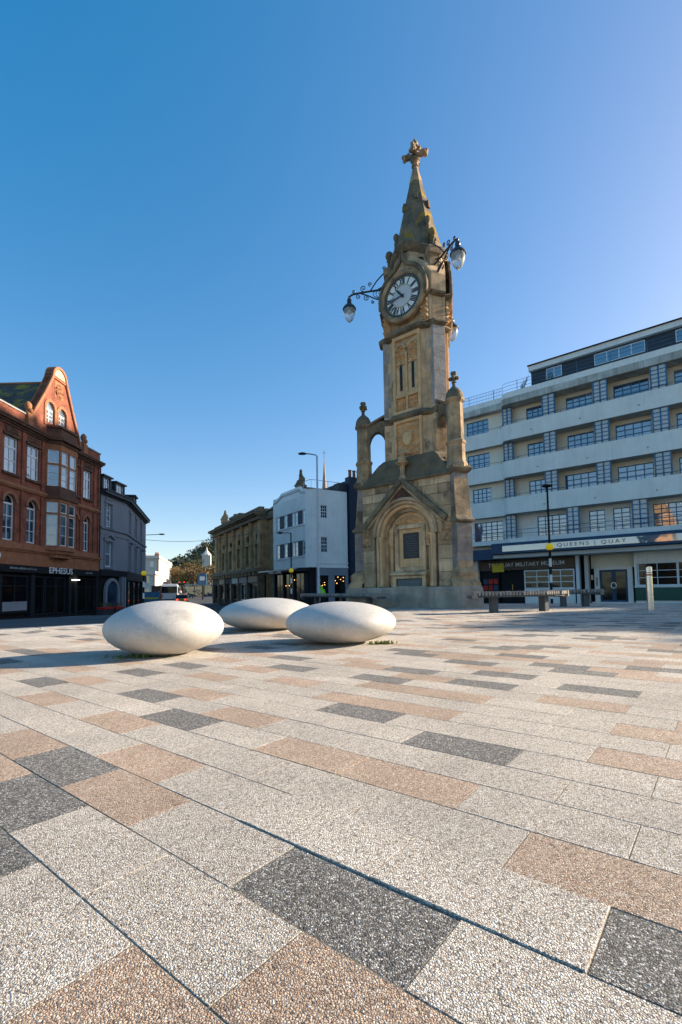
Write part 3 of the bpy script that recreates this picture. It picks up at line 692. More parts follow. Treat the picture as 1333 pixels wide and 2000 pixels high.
three(st.build('panel_moulding', M['carved'], tower, bevel=.014))
for s_ in (-1,1):
    qf = MB(); qf.relief(s_*.21-.155,s_*.21+.155,5.77,6.14,-.735,.12,10,30+s_,20); three(qf.build('quatrefoil_carving', M['carved'], tower, smooth=60))
    sl_ = MB().box(s_*.205-.05,s_*.205+.05,-.75,-.735,6.36,7.16); three(sl_.build('slit_window', M['glass_dark'], tower))
    jb = MB()
    for a,b in ((-.165,-.05),(.05,.165)): jb.box(s_*.205+a,s_*.205+b,-.79,-.73,6.27,7.12)
    jb.box(s_*.205-.165,s_*.205+.165,-.80,-.73,6.27,6.36)
    jb.arc(s_*.205,7.16,.05,.165,0,PI,10,-.79,-.73); three(jb.build('window_jamb', M['carved'], tower, bevel=.012))
    tr = MB(); tr.relief(s_*.205-.165,s_*.205+.165,7.20,7.80,-.735,.13,9,40+s_,18); three(tr.build('tracery_carving', M['carved'], tower, smooth=60))
    ah = MB(); ah.arc(s_*.205,7.62,.13,.175,0,PI,14,-.82,-.73); three(ah.build('tracery_arch', M['carved'], tower))
sd = MB(); sd.relief(-.38,.38,4.36,5.36,-.735,.14,6.5,50,40); three(sd.build('shield_carving', M['carved'], tower, smooth=60))
shp = [(-.15,5.06),(.15,5.06),(.16,4.82),(.09,4.72),(0,4.66),(-.09,4.72),(-.16,4.82)]; three(MB().ext(shp,-.87,-.74).build('shield', M['carved'], tower, bevel=.02))
# ---- clock stage
MB().loft([splan(-.03,8.2,.80),splan(-.03,8.92,.80)]).build('clock_stage', M['stone'], tower)
MB().loft([splan(.0,8.92,.80),splan(.05,8.96,.83),splan(.06,9.02,.84),splan(-.05,9.10,.80)]).build('pier_cap', M['stone_dark'], tower)
dr = [(.80*math.cos(2*PI*k/24),.80*math.sin(2*PI*k/24)) for k in range(24)]
MB().loft([[(x*g,y*g,z_) for x,y in dr] for g,z_ in ((1.0,9.0),(1.0,10.5),(.98,10.62))]).build('drum', M['stone'], tower)
MB().loft([six(.80,.768,8.2),six(.80,.768,9.04)]).build('clock_stage_body', M['stone'], tower)
MB().loft([six(.90,.785,9.05),six(.90,.785,9.55),six(.66,.785,9.95),six(.25,.79,10.35)]).build('clock_stage_head', M['stone'], tower)
for k,a in enumerate((-PI/6,-5*PI/6,PI/2)):
    c,s_ = math.cos(a),math.sin(a)
    pm = MB(); pm.T = Matrix.Rotation(a,4,'Z')
    pm.loft([[(r0,-w_,z_),(r0,w_,z_),(.6,w_,z_),(.6,-w_,z_)] for z_,r0,w_ in ((9.05,1.02,.17),(10.22,1.0,.16),(10.26,1.06,.2),(10.46,1.06,.2),(10.5,1.0,.17),(10.54,.94,.14))])
    o = pm.build('corner_pier', M['stone_old'], tower)
    bf = MB(); x,y = .88*c,.88*s_; bf.lathe([(.075,10.52),(.06,10.6),(.06,10.78),(.09,10.81),(.06,10.84),(.11,10.92),(.125,10.99),(.10,11.07),(.045,11.12),(.0,11.13)],12,x,y); bf.build('ball_finial', M['stone_spire'], o, smooth=50, absz=False)
for s_ in (-1,1):
    lf = MB(); lf.relief(s_*.66-.12,s_*.66+.12,8.24,8.86,-.79,.13,9,60+s_,14); three(lf.build('spandrel_carving', M['carved'], tower, smooth=60))
# ogee hood above each dial
og = [(.84,8.98),(.845,9.25),(.80,9.5),(.70,9.72),(.54,9.91),(.36,10.03),(.22,10.12),(.12,10.24),(.06,10.38),(0,10.58)]
oh = MB()
for s_ in (-1,1): oh.strip([(s_*u,z_) for u,z_ in og],[(s_*max(u-.085,0),z_-.085) for u,z_ in og],-.99,-.60)
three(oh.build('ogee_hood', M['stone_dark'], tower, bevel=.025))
of = MB()
for s_ in (-1,1): of.strip([(s_*u,z_) for u,z_ in og],[(0,z_) for u,z_ in og],-.90,-.6)
three(of.build('ogee_panel', M['stone'], tower))
sr = MB(); sr.arc(0,9.14,.625,.78,0,2*PI,48,-.985,-.8); three(sr.build('dial_surround', M['stone_old'], tower, bevel=.03, smooth=30))
for k in range(3):
    for s_ in (-1,1):
        a = -PI/2+2*PI/3*k+s_*R(37); T = Matrix.Rotation(a+PI/2,4,'Z')
        e = MB(); e.T = T; e.arc(0,10.16,.095,.15,0,2*PI,18,-.83,-.75); o = e.build('oculus_ring', M['stone'], tower)
        e = MB(); e.T = T; e.disc(0,10.16,.10,-.812,-.76,18); e.build('oculus_dark_disc', M['black_paint'], o, absz=False)  # solid black disc painted in for the shade inside the hole
# scalloped cornice under the spire
cn = []
for r_,z_ in ((.80,10.42),(.85,10.48),(.90,10.54),(.91,10.62),(.86,10.66),(.87,10.70),(.84,10.76),(.74,10.80)):
    ring = []
    for k in range(72):
        t = 2*PI*k/72; w_ = math.cos(3*(t+PI/2)); ring.append((r_*math.cos(t)*(1+.03*w_),r_*math.sin(t)*(1+.03*w_),z_+.13*w_))
    cn.append(ring)
MB().loft(cn).build('cornice', M['stone_dark'], tower, smooth=40)
# ---- spire
spr = MB(); spr.lathe([(.82,10.62),(.80,10.84),(.735,10.98),(.60,11.50),(.50,11.94),(.385,12.44),(.29,12.84),(.205,13.20)],8,0,0,R(15)); spr.build('spire', M['stone_spire'], tower)
su = MB(); su.lathe([(.205,13.20),(.215,13.22),(.205,13.25),(.10,13.68),(.085,13.76),(.12,13.78),(.12,13.83),(.07,13.86)],8,0,0,R(15)); su.build('spire_tip', M['stone_old'], tower)
for k in range(6):
    a = -PI/2+PI/3*k+R(30); z0 = 12.2 if k % 2 else 12.45; r_ = .44 if k % 2 else .39
    lm = MB(); lm.T = Matrix.Translation((r_*math.cos(a),r_*math.sin(a),0)) @ Matrix.Rotation(a,4,'Z')
    lm.loft([[(-.12,-.05,z0),(.03,-.05,z0),(.03,.05,z0),(-.12,.05,z0)],[(-.14,-.06,z0+.18),(.02,-.06,z0+.18),(.02,.06,z0+.18),(-.14,.06,z0+.18)],[(-.15,-.005,z0+.27),(.0,-.005,z0+.27),(.0,.005,z0+.27),(-.15,.005,z0+.27)]])
    lm.build('lucarne', M['stone_spire'], tower)
for k in range(6):
    a = -PI/2+PI/3*k; r_ = .70
    cm_ = MB(); x,y = r_*math.cos(a),r_*math.sin(a); cm_.lathe([(.085,10.7),(.075,11.05),(.06,11.3),(.075,11.34),(.045,11.4),(.09,11.52),(.085,11.62),(.03,11.68)],8,x*.93,y*.93)
    if k % 2: cm_.build('crocket', M['stone_spire'], tower, smooth=50)
# finial cross with carved leaves
fc = MB(); fc.lathe([(.07,13.84),(.10,13.92),(.15,14.0),(.11,14.06),(.085,14.12),(.10,14.3),(.15,14.42),(.10,14.5),(.11,14.58),(.05,14.66),(.0,14.78)],8)
for a in range(4):
    an = a*PI/2+R(20); c,s_ = math.cos(an),math.sin(an)
    fc.bar((0,0,14.14),(.30*c,.30*s_,14.16),.10,.13)
    for (r_,z_,b) in ((.30,14.17,.095),(.36,14.22,.065),(.34,14.10,.06),(.20,14.24,.06),(.13,14.38,.065),(.10,14.02,.06)): fc.ball((r_*c,r_*s_,z_),b,8,6,1,1,1.1,.7,a*5+b*100)
fc.build('finial_cross', M['stone_old'], tower, smooth=45)

# ---- dials
NUM = ['XII','I','II','III','IIII','V','VI','VII','VIII','IX','X','XI']
def glyphs(s_):
    w_ = {'I':.046,'V':.115,'X':.115}; tot = sum(w_[c] for c in s_); x = -tot/2; out = []
    for c in s_:
        m_ = x+w_[c]/2
        if c == 'I': out.append((m_,m_,.034))
        elif c == 'V': out += [(m_,m_-.04,.036),(m_,m_+.04,.022)]
        else: out += [(m_-.04,m_+.04,.036),(m_+.04,m_-.04,.022)]
        x += w_[c]
    return out
dials = []
dial = MB().disc(0,9.14,.60,-.925,-.85,64).build('clock_dial', M['dial_white'], tower)
MB().arc(0,9.14,.585,.665,0,2*PI,64,-.955,-.86).build('dial_ring', M['dial_navy'], dial, absz=False)
MB().disc(0,9.14,.335,-.931,-.9,48).build('dial_centre', M['dial_grey'], dial, absz=False)
MB().arc(0,9.14,.335,.356,0,2*PI,48,-.936,-.9).arc(0,9.14,.572,.586,0,2*PI,48,-.937,-.9).build('gilt_ring', M['gold'], dial, absz=False)
mt = MB()
for k in range(60):
    a = 2*PI*k/60; mt.disc(.608*math.cos(a),9.14+.608*math.sin(a),.012,-.962,-.95,6)
mt.build('minute_studs', M['gold'], dial, absz=False)
for h_,s_ in enumerate(NUM):
    nm = MB(); a = -2*PI*h_/12
    for xb,xt,w_ in glyphs(s_):
        def pt(u,v): return (u*math.cos(a)-v*math.sin(a), 9.14+u*math.sin(a)+v*math.cos(a))
        nm.ext([pt(xb-w_/2,.362),pt(xb+w_/2,.362),pt(xt+w_/2,.57),pt(xt-w_/2,.57)],-.9325-.0005*len(nm.f)/6,-.92)
    nm.build('numeral', M['dial_navy'], dial, absz=False)
def hand(name, ang, l, w_, y):
    mb = MB(); c,s_ = math.sin(ang),math.cos(ang)
    def pt(u,v): return (v*c+u*s_, 9.14+v*s_-u*c)
    mb.ext([pt(-w_*.5,-.1),pt(w_*.5,-.1),pt(w_,l*.6),pt(0,l),pt(-w_,l*.6)],y,y+.008); return mb.build(name, M['dial_navy'], dial, absz=False)
hand('hour_hand',2*PI*(10.73/12),.36,.035,-.958); hand('minute_hand',2*PI*(44/60),.55,.022,-.972)
MB().disc(0,9.14,.04,-.99,-.93,16).build('hand_boss', M['dial_navy'], dial, absz=False)
dial.scale = (.95,1,.95); dial.location.z += 9.14*.05
for k in (1,2):
    d2 = inst(dial, tower, rot=(0,0,2*PI/3*k))
    for ch in dial.children:
        if ch.name.split('.')[0] in ('dial_ring','dial_centre','numeral','hour_hand','minute_hand','gilt_ring'): c = ch.copy(); COL.objects.link(c); c.parent = d2

# ---- bracket lanterns on the tower corners (x runs outward)
def lantern(a, label, first=[None]):
    loc = (TC[0],TC[1],0)
    if first[0]: return dup(first[0], loc, TROT+a, label)
    t = thing('bracket_lantern', label, 'lantern', loc, TROT+a, 'ornate lanterns on the clock tower'); first[0] = t
    LX = 2.18
    b = MB(); b.tube([(1.0,0,9.93),(1.6,0,9.92),(2.0,0,9.90),(2.12,0,9.87),(2.17,0,9.80),(LX,0,9.70)],.030,8)
    b.tube([(1.0,0,10.50),(1.12,0,10.40),(1.3,0,10.22),(1.42,0,10.05),(1.5,0,9.93)],.020,6); b.tube([(1.0,0,9.52),(1.15,0,9.58),(1.35,0,9.66),(1.6,0,9.80),(1.85,0,9.91)],.020,6)
    b.box(.96,1.0,-.07,.07,9.84,10.02); b.T = Matrix.Translation((.99,0,10.5)) @ Matrix.Rotation(PI/4,4,'X'); b.box(-.03,.02,-.055,.055,-.055,.055); b.T = None; b.box(.96,1.0,-.05,.05,9.46,9.58)
    b.build('bracket', M['iron'], t, smooth=40)
    def spiral(cx_,cz_,r_,turns,a0,dirn):
        s_ = MB(); s_.tube([(cx_+r_*(1-i/26)*math.cos(a0+dirn*turns*2*PI*i/24),0,cz_+r_*(1-i/26)*math.sin(a0+dirn*turns*2*PI*i/24)) for i in range(25)],.015,5); s_.build('scroll', M['iron'], t, smooth=40)
    for cx_,cz_,r_,tn,a0,dr_ in ((1.72,10.05,.10,1.4,-PI/2,1),(1.88,9.80,.085,1.4,PI/2,-1),(1.62,9.72,.10,1.4,PI/2,-1),(1.5,10.16,.07,1.3,-PI/2,1),(2.02,9.98,.06,1.3,-PI/2,1),(1.06,10.62,.07,1.3,-PI/2,-1),(1.42,9.56,.06,1.3,PI/2,-1)): spiral(cx_,cz_,r_,tn,a0,dr_)
    for q_ in (.30,.42,.54): MB().tube([(1.0+.02*j/8+q_*math.sin(PI*j/8)*.75,0,9.56+.5*j/8*1.0) for j in range(9)],.013,5).build('bow', M['iron'], t, smooth=40)
    c = MB(); c.lathe([(.02,9.86),(.035,9.83),(.025,9.79),(.06,9.76),(.075,9.70),(.06,9.66),(.075,9.63),(.09,9.57),(.15,9.53),(.195,9.47),(.215,9.44),(.215,9.41),(.19,9.40)],20,LX,0); c.build('canopy', M['iron'], t, smooth=40)
    g = MB(); g.lathe([(.185,9.41),(.19,9.36),(.175,9.25),(.14,9.14),(.09,9.05),(.035,9.0),(.0,8.99)],20,LX,0); g.build('globe', M['lantern_glass'], t, smooth=60)
    k = MB(); k.lathe([(.0,9.0),(.02,8.99),(.012,8.97),(0,8.955)],8,LX,0); k.lathe([(.05,9.40),(.05,9.3),(.03,9.26),(0,9.25)],10,LX,0); k.build('lamp_holder', M['galv'], t, smooth=40)
    return t
lantern(-PI/6,'ornate black lantern on the near right corner of the clock tower')
lantern(-5*PI/6,'ornate black lantern reaching left from the clock tower')
lantern(PI/2,'ornate lantern half hidden behind the clock tower shaft')

# ================================================================ buildings: shared pieces
PANES = {}
def pane(w, h, mat, parent, x, y, z):
    key = (round(w,2), round(h,2), mat)
    if key not in PANES:
        a,b = key[0]/2, key[1]/2
        o = MB().box(-a,a,-.006,.006,-b,b).build('pane', M[mat], parent, absz=False); PANES[key] = o
    else: o = inst(PANES[key], parent)
    o.location = (x,y,z); o.rotation_euler = (0,0,0); return o
def window(parent, u0, u1, z0, z1, y, cols, rows, mat='white_paint', glass='glass', f=.06, m=.035, depth=.07, heavy=(), T=None, colx=None, rowz=None):
    """framed window, each pane its own piece; heavy = transom rows that are thicker"""
    mb = MB(); mb.box(u0,u0+f,y,y+depth,z0,z1).box(u1-f,u1,y,y+depth,z0,z1).box(u0+f,u1-f,y,y+depth,z1-f,z1).box(u0+f,u1-f,y,y+depth,z0,z0+f)
    us = colx or span(u0+f,u1-f,cols); zs = rowz or span(z0+f,z1-f,rows)
    for u in us[1:-1]: mb.box(u-m/2,u+m/2,y+.004,y+depth-.01,z0+f,z1-f)
    for j,z in enumerate(zs[1:-1]):
        t = m*(2 if j in heavy else 1)
        for a,b in zip(us,us[1:]): mb.box(a+(m/2 if a > us[0] else 0),b-(m/2 if b < us[-1] else 0),y+.006,y+depth-.012,z-t/2,z+t/2)
    w = mb.build('window', M[mat], parent)
    if T is not None: w.matrix_basis = T @ w.matrix_basis
    for a,b in zip(us,us[1:]):
        for c,d in zip(zs,zs[1:]): pane(b-a,d-c,glass,w,(a+b)/2,y+depth*.6,(c+d)/2)
    return w
def arch_window(parent, u0, u1, z0, zs, y, cols, rows, mat='white_paint', glass='glass', f=.07, m=.04, depth=.09):
    c = (u0+u1)/2; r = (u1-u0)/2; mb = MB()
    mb.box(u0,u0+f,y,y+depth,z0,zs).box(u1-f,u1,y,y+depth,z0,zs).box(u0+f,u1-f,y,y+depth,z0,z0+f).box(u0+f,u1-f,y-.01,y+depth,zs-.11,zs)
    mb.arc(c,zs,r-f,r,0,PI,16,y,y+depth)
    us = span(u0+f,u1-f,cols); zz = span(z0+f,zs-.11,rows)
    for u in us[1:-1]: mb.box(u-m/2,u+m/2,y+.004,y+depth-.01,z0+f,zs-.11)
    for z in zz[1:-1]:
        for a,b in zip(us,us[1:]): mb.box(a+(m/2 if a > us[0] else 0),b-(m/2 if b < us[-1] else 0),y+.006,y+depth-.012,z-m/2,z+m/2)
    w = mb.build('window', M[mat], parent)
    for a,b in zip(us,us[1:]):
        for p,q in zip(zz,zz[1:]): pane(b-a,q-p,glass,w,(a+b)/2,y+depth*.6,(p+q)/2)
    MB().ext([(c+(r-f)*math.cos(PI*i/14),zs+(r-f)*math.sin(PI*i/14)) for i in range(15)],y+depth*.5,y+depth*.6).build('pane', M['glass_dark' if glass == 'glass' else glass], w, absz=False)
    return w
def spandrels(mb, u0, u1, zs, y0, y1):
    c = (u0+u1)/2; r = (u1-u0)/2
    A = [(c+r*math.cos(PI*i/16),zs+r*math.sin(PI*i/16)) for i in range(17)]; mb.strip(A,[(u,zs+r) for u,z in A],y0,y1)

# ================================================================ red brick building, left
EZ = -1.24
eph = thing('brick_building', 'red brick building with Dutch gable, bay window and dark restaurant front', 'building', (-19.3,32,EZ), math.atan2(1,.02))
UPW = [(-6.6,-5.5),(-4.56,-3.41),(-2.58,-1.42),(2.18,3.05),(3.72,4.80)]
LOW = [(-6.5,-5.45),(-4.52,-3.55),(-2.50,-1.56),(2.27,3.0),(3.80,4.62)]
holes = [(a,b,7.72,9.88) for a,b in UPW]+[(a,b,3.72,5.95+(b-a)/2) for a,b in LOW]+[(-.75,2.05,3.5,10.2)]
mb = MB(); mb.wall(-7.6,6.0,2.3,10.7,holes,0,.35)
for a,b in LOW: spandrels(mb,a,b,5.95,0,.35)
mb.box(-7.6,6.0,.36,9,2.3,10.7); mb.box(-7.6,6.0,.36,9,EZ,2.3)
mb.build('wall', M['brick'], eph)
# gable
def garc(cx_,cz_,r_,a0,a1,n_): return [(cx_+r_*math.cos(a0+(a1-a0)*i/n_),cz_+r_*math.sin(a0+(a1-a0)*i/n_)) for i in range(n_+1)]
GR = [(3.42,11.1),(2.75,12.35),(2.15,13.55),(1.70,14.5),(1.38,15.2)]+[(.48+.85*math.cos(t*PI/14),15.28+.88*math.sin(t*PI/14)) for t in range(1,14)]
GL = [(-.42,15.2),(-.78,14.5),(-1.22,13.75),(-1.75,12.9),(-2.5,11.7),(-2.5,11.1)]
GP = GR+GL
gw = [(-.88,.02,12.9),(.46,1.36,12.9)]
mb = MB()
zs_ = span(10.7,16.16,60)
def gspan(z):
    xs = []
    n_ = len(GP)
    for i in range(n_):
        (x0,z0),(x1,z1) = GP[i],GP[(i+1)%n_]
        if (z0 > z) != (z1 > z): xs.append(x0+(x1-x0)*(z-z0)/(z1-z0))
    return (min(xs),max(xs)) if xs else None
def gopen(z):
    out = []
    for a,b,zz in gw:
        r_ = (b-a)/2; c = (a+b)/2
        if 11.95 <= z <= zz: out.append((a,b))
        elif zz < z < zz+r_: h_ = math.sqrt(r_*r_-(z-zz)**2); out.append((c-h_,c+h_))
    return out
for a,b in zip(zs_,zs_[1:]):
    m_ = (a+b)/2; s0 = gspan(max(a,11.11)); s1 = gspan(min(b,16.14))
    if not s0 or not s1: continue
    u = [s0[0],s1[0]]; ops = gopen(m_)
    oa,ob = gopen(a+.001),gopen(b-.001)
    if len(oa) != len(ops): oa = ops
    if len(ob) != len(ops): ob = ops
    cur = (s0[0],s1[0])
    for (p,q),(p2,q2) in zip(oa,ob): mb.ext([(cur[0],a),(p,a),(p2,b),(cur[1],b)],.0,.4); cur = (q,q2)
    mb.ext([(cur[0],a),(s0[1],a),(s1[1],b),(cur[1],b)],.0,.4)
mb.build('gable', M['brick'], eph)
mb = MB(); full = GP[:-1]
inn = []
for i,(u,z) in enumerate(full):
    (ua,za),(ub_,zb) = full[max(i-1,0)],full[min(i+1,len(full)-1)]; L_ = math.hypot(ub_-ua,zb-za); nx,nz = -(zb-za)/L_,(ub_-ua)/L_
    inn.append((u+nx*.2,z+nz*.2))
mb.strip(full,inn,-.14,.5); mb.build('gable_coping', M['terracotta'], eph, bevel=.03)
mb = MB()
for k_,(z0,z1) in enumerate(((15.18,15.28),(15.30,15.36))):
    s_ = gspan(z0); mb.box(s_[0]+.1,s_[1]-.1,-.08-.02*k_,.05,z0,z1)
mb.build('gable_band', M['terracotta'], eph)
mb = MB(); mb.relief(.0,.95,13.95,15.1,-.02,.16,4.5,77,22,lambda u,z: 1. if ((u-.47)/.42)**2+((z-14.45)/.5)**2 < 1 else 0.); mb.build('cartouche', M['terracotta'], eph, smooth=60)
MB().ext([(.48+.66*math.cos(PI*i/18),15.40+.64*math.sin(PI*i/18)) for i in range(19)],-.06,.05).build('gable_cap', M['cap_render'], eph)
for a,b,zz in gw:
    mb = MB(); mb.arc((a+b)/2,zz,(b-a)/2,(b-a)/2+.22,0,PI,16,-.07,.1)
    for p,q in ((a-.2,a),(b,b+.2)): mb.box(p,q,-.07,.1,11.7,zz)
    mb.build('window_surround', M['terracotta'], eph, bevel=.02)
    arch_window(eph,a,b,11.95,zz,.10,2,3,glass='glass_pale')
# roof behind the gable and parapets
mb = MB()
for s_,(ua,za) in ((-1,(-2.6,11.5)),(1,(3.5,11.2))):
    n_ = 9
    for i in range(n_):
        t0,t1 = i/n_,(i+1)/n_
        p0,p1 = (ua+(.48-ua)*t0, za+(15.1-za)*t0),(ua+(.48-ua)*t1, za+(15.1-za)*t1)
        mb.add([(p0[0],.4,p0[1]+.05),(p1[0],.4,p1[1]),(p1[0],9.,p1[1]),(p0[0],9.,p0[1]+.05),(p0[0],.4,p0[1]-.15),(p1[0],.4,p1[1]-.15),(p1[0],9,p1[1]-.15),(p0[0],9,p0[1]-.15)],[(0,1,2,3),(4,7,6,5),(0,4,5,1),(1,5,6,2),(2,6,7,3),(3,7,4,0)])
mb.build('roof', M['slate'], eph)
mb = MB()                                                             # long roof running along the street
for i in range(9):
    t0,t1 = i/9,(i+1)/9; y0,y1 = .9+3.4*t0,.9+3.4*t1; z0,z1 = 11.2+3.0*t0,11.2+3.0*t1
    mb.add([(-7.6,y0,z0+.05),(5.8,y0,z0+.05),(5.8,y1,z1),(-7.6,y1,z1),(-7.6,y0,z0-.2),(5.8,y0,z0-.2),(5.8,y1,z1-.2),(-7.6,y1,z1-.2)],[(0,1,2,3),(4,7,6,5),(0,4,5,1),(1,5,6,2),(2,6,7,3),(3,7,4,0)])
mb.build('roof', M['slate'], eph)
MB().box(.40,.56,.4,8.8,15.06,15.18).box(.40,.56,8.5,8.62,15.1,15.75).build('ridge_tiles', M['terracotta'], eph)
for u0,u1 in ((-7.6,-2.75),(3.75,6.0)): MB().box(u0,u1,-.02,.30,10.95,11.62).build('parapet', M['brick'], eph)
for u0,u1 in ((-7.6,-2.72),(3.72,6.05)): MB().box(u0,u1,-.08,.36,11.62,11.72).build('parapet_coping', M['kerb'], eph)
for u in (-2.62,3.62):
    mb = MB(); mb.box(u-.24,u+.24,-.2,.25,10.95,11.75); mb.lathe([(.2,11.75),(.17,11.9),(.13,12.0),(.2,12.15),(.22,12.3),(.16,12.45),(.05,12.55)],12,u,0.); mb.ball((u,-.16,11.95),.15,8,6,1,1,1,.6,3); mb.build('urn_finial', M['terracotta'], eph, smooth=45)
mb = MB()
for z0,z1,p in ((10.5,10.62,.10),(10.62,10.74,.2),(10.74,10.86,.34),(10.86,10.95,.40)): mb.box(-7.6,6.0+p*.5,-p,.1,z0,z1)
mb.build('cornice', M['terracotta_dark'], eph)
mb = MB(); mb.box(-7.6,6.05,-.14,.05,6.95,7.06).box(-7.6,6.05,-.09,.05,7.06,7.16).box(-7.6,6.05,-.09,.05,6.86,6.95); mb.build('string_course', M['terracotta'], eph)
mb = MB(); mb.box(-7.6,6.1,-.26,.05,3.22,3.34).box(-7.6,6.08,-.18,.05,3.10,3.22).box(-7.6,6.05,-.10,.05,2.30,3.10).box(-7.6,6.05,-.06,.05,3.34,3.66); mb.build('shop_frieze', M['terracotta'], eph)
for u in (-5.0,-3.0,-1.12,3.36,5.2,5.88):
    mb = MB()
    for a,b in ((3.66,6.8),(7.18,10.45)): mb.box(u-.13,u+.13,-.09,.05,a,b)
    mb.build('pilaster', M['brick'], eph)
for a,b in UPW:
    window(eph,a,b,7.72,9.88,.10,2,3,glass='glass_pale',f=.08,m=.06,heavy=(1,),rowz=[7.80,8.5,9.25,9.80])
    MB().box(a-.16,b+.16,-.09,.05,9.88,10.02).build('lintel', M['terracotta_dark'], eph); MB().box(a-.16,b+.16,-.12,.05,7.56,7.70).build('sill', M['terracotta_dark'], eph); MB().relief(a,b,10.06,10.45,-.03,.09,6,a,14).build('carved_panel', M['terracotta_dark'], eph)
for a,b in LOW:
    arch_window(eph,a,b,3.74,5.95,.12,2,3)
    mb = MB(); mb.arc((a+b)/2,5.95,(b-a)/2,(b-a)/2+.20,0,PI,18,-.10,.06); mb.build('arch_dressing', M['terracotta'], eph, bevel=.02)
# canted bay
BP = [(-.78,0),(-.30,-.72),(1.60,-.72),(2.08,0)]
def bay(z0,z1,o=0.,name='bay_band',mat='terracotta'):
    pts = [(-.78-o,.05),(-.30-o*.7,-.72-o),(1.60+o*.7,-.72-o),(2.08+o,.05)]
    return MB().prism(pts,z0,z1).build(name, M[mat], eph)
bay(2.95,3.2,-.25); bay(3.2,3.42,-.12); bay(3.42,3.72,0); bay(6.62,6.84,.02); bay(6.84,7.0,.12,mat='terracotta_dark'); bay(7.0,7.68,.0,mat='terracotta_dark'); bay(10.1,10.5,.02); bay(10.5,10.72,.10,mat='terracotta_dark'); bay(10.72,10.95,.30,mat='terracotta_dark')
bay(10.95,11.6,-.02,'balcony_front','terracotta_dark'); bay(11.6,11.75,.08,'balcony_rail','terracotta_dark')
for (xa,ya),(xb,yb) in zip(BP,BP[1:]):
    L_ = math.hypot(xb-xa,yb-ya); ang = math.atan2(yb-ya,xb-xa); n_ = 1 if L_ < 1.2 else 2
    T = Matrix.Translation((xa,ya,0)) @ Matrix.Rotation(ang,4,'Z')
    for z0,zt,z1 in ((3.72,5.85,6.62),(7.68,9.15,10.1)):
        mb = MB(); mb.T = T
        us = [0,L_] if n_ == 1 else [0,L_/2,L_]
        for u in us: mb.box(max(u-.09,0),min(u+.09,L_),0,.16,z0,z1)
        for a,b in zip(us,us[1:]): mb.box(a+.09,b-.09,.01,.15,zt-.06,zt+.06)
        mb.build('bay_mullion', M['terracotta'], eph)
        for a,b in zip(us,us[1:]):
            for p,q,rw in ((z0,zt-.06,3),(zt+.06,z1,1)):
                window(eph,a+.11,b-.11,p,q,.05,1,rw,f=.07,m=.04,glass='glass_pale' if z0 > 7 else 'glass',T=Matrix.Translation((0,0,0)) @ T)
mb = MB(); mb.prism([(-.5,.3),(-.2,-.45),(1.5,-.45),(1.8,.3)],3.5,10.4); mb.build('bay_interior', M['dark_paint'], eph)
# restaurant front
MB().box(-7.6,5.95,-.22,.34,1.86,2.30).build('fascia', M['black_paint'], eph)
text('EPHESUS',.56,M['white_paint'],eph,(.80,-.235,2.08),bold=.006,sx=1.25)
q = random.Random(5)
for u0,u1,zc in ((-4.15,-1.75,2.10),(3.85,4.75,2.08)):
    mb = MB(); u = u0
    while u < u1: w_ = q.uniform(.03,.07); mb.box(u,u+w_,-.23,-.215,zc-.06,zc+q.uniform(.03,.07)); u += w_+q.choice((.02,.02,.025,.07))
    mb.build('small_lettering', M['engraving'], eph)
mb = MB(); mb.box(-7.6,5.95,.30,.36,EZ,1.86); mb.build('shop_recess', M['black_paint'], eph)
for i,(a,b) in enumerate(((-4.5,-2.2),(-1.6,-.6),(-.5,.6),(.7,1.7),(3.1,5.6))):
    w_ = window(eph,a,b,EZ+.45 if i else -.55,1.70,.02,1 if b-a < 1.5 else 2,2,mat='dark_paint',glass='glass_dark',f=.09,m=.05,depth=.14,rowz=[EZ+.55 if i else -.45,1.05,1.6])
for u in (-7.4,-4.85,-1.9,2.1,2.85,5.75): MB().box(u-.16,u+.16,-.1,.32,EZ,1.86).build('shop_pier', M['dark_paint'], eph)
MB().box(-4.4,-2.3,-.02,.0,-.42,.12).build('window_film', M['grey_render'], eph)
MB().box(2.45,2.95,-.3,.1,1.50,1.56).build('porch_light', M['lamp_white'], eph)
mb = MB(); mb.box(-7.6,5.95,-.06,.3,EZ-.3,EZ+.4); mb.build('stallriser', M['black_paint'], eph)
MB().disc(-5.0,2.78,.16,-.2,-.1,20).build('alarm_box', M['white_paint'], eph)
MB().tube([(5.98,-.08,EZ),(5.98,-.08,10.5)],.06,8).build('downpipe', M['black_paint'], eph)
# planter boxes with red bands outside the restaurant
for i,(y_,ln_,lb) in enumerate(((36.1,1.55,'grey planter box with red band, left of the pair by the restaurant'),(37.9,1.2,'grey planter box with red band, right of the pair by the restaurant'),(43.4,1.3,'grey planter box with red band outside the arched doorway'))):
    t = thing('planter', lb, 'planter', (-17.6,y_,zg(-17.6,y_)), R(89), 'planter boxes with red bands on the pavement')
    MB().box(-ln_/2,ln_/2,-.25,.25,0,.62).build('box', M['slate_blue'], t, bevel=.02, absz=False); MB().box(-ln_/2-.01,ln_/2+.01,-.26,.26,.62,.76).build('red_band', M['red'], t, absz=False)
    h_ = MB(); q = random.Random(i)
    for k in range(150):
        x,y2,z2 = q.uniform(-ln_/2+.05,ln_/2-.05),q.uniform(-.2,.2),.76+q.uniform(0,.28); a = q.uniform(0,6.28); h_.add([(x,y2,z2),(x+.06*math.cos(a),y2+.06*math.sin(a),z2+.02),(x+.05*math.cos(a+.6),y2+.05*math.sin(a+.6),z2+.07)],[(0,1,2)])
    h_.build('hedge', M['leaf'], t, recalc=False, absz=False)

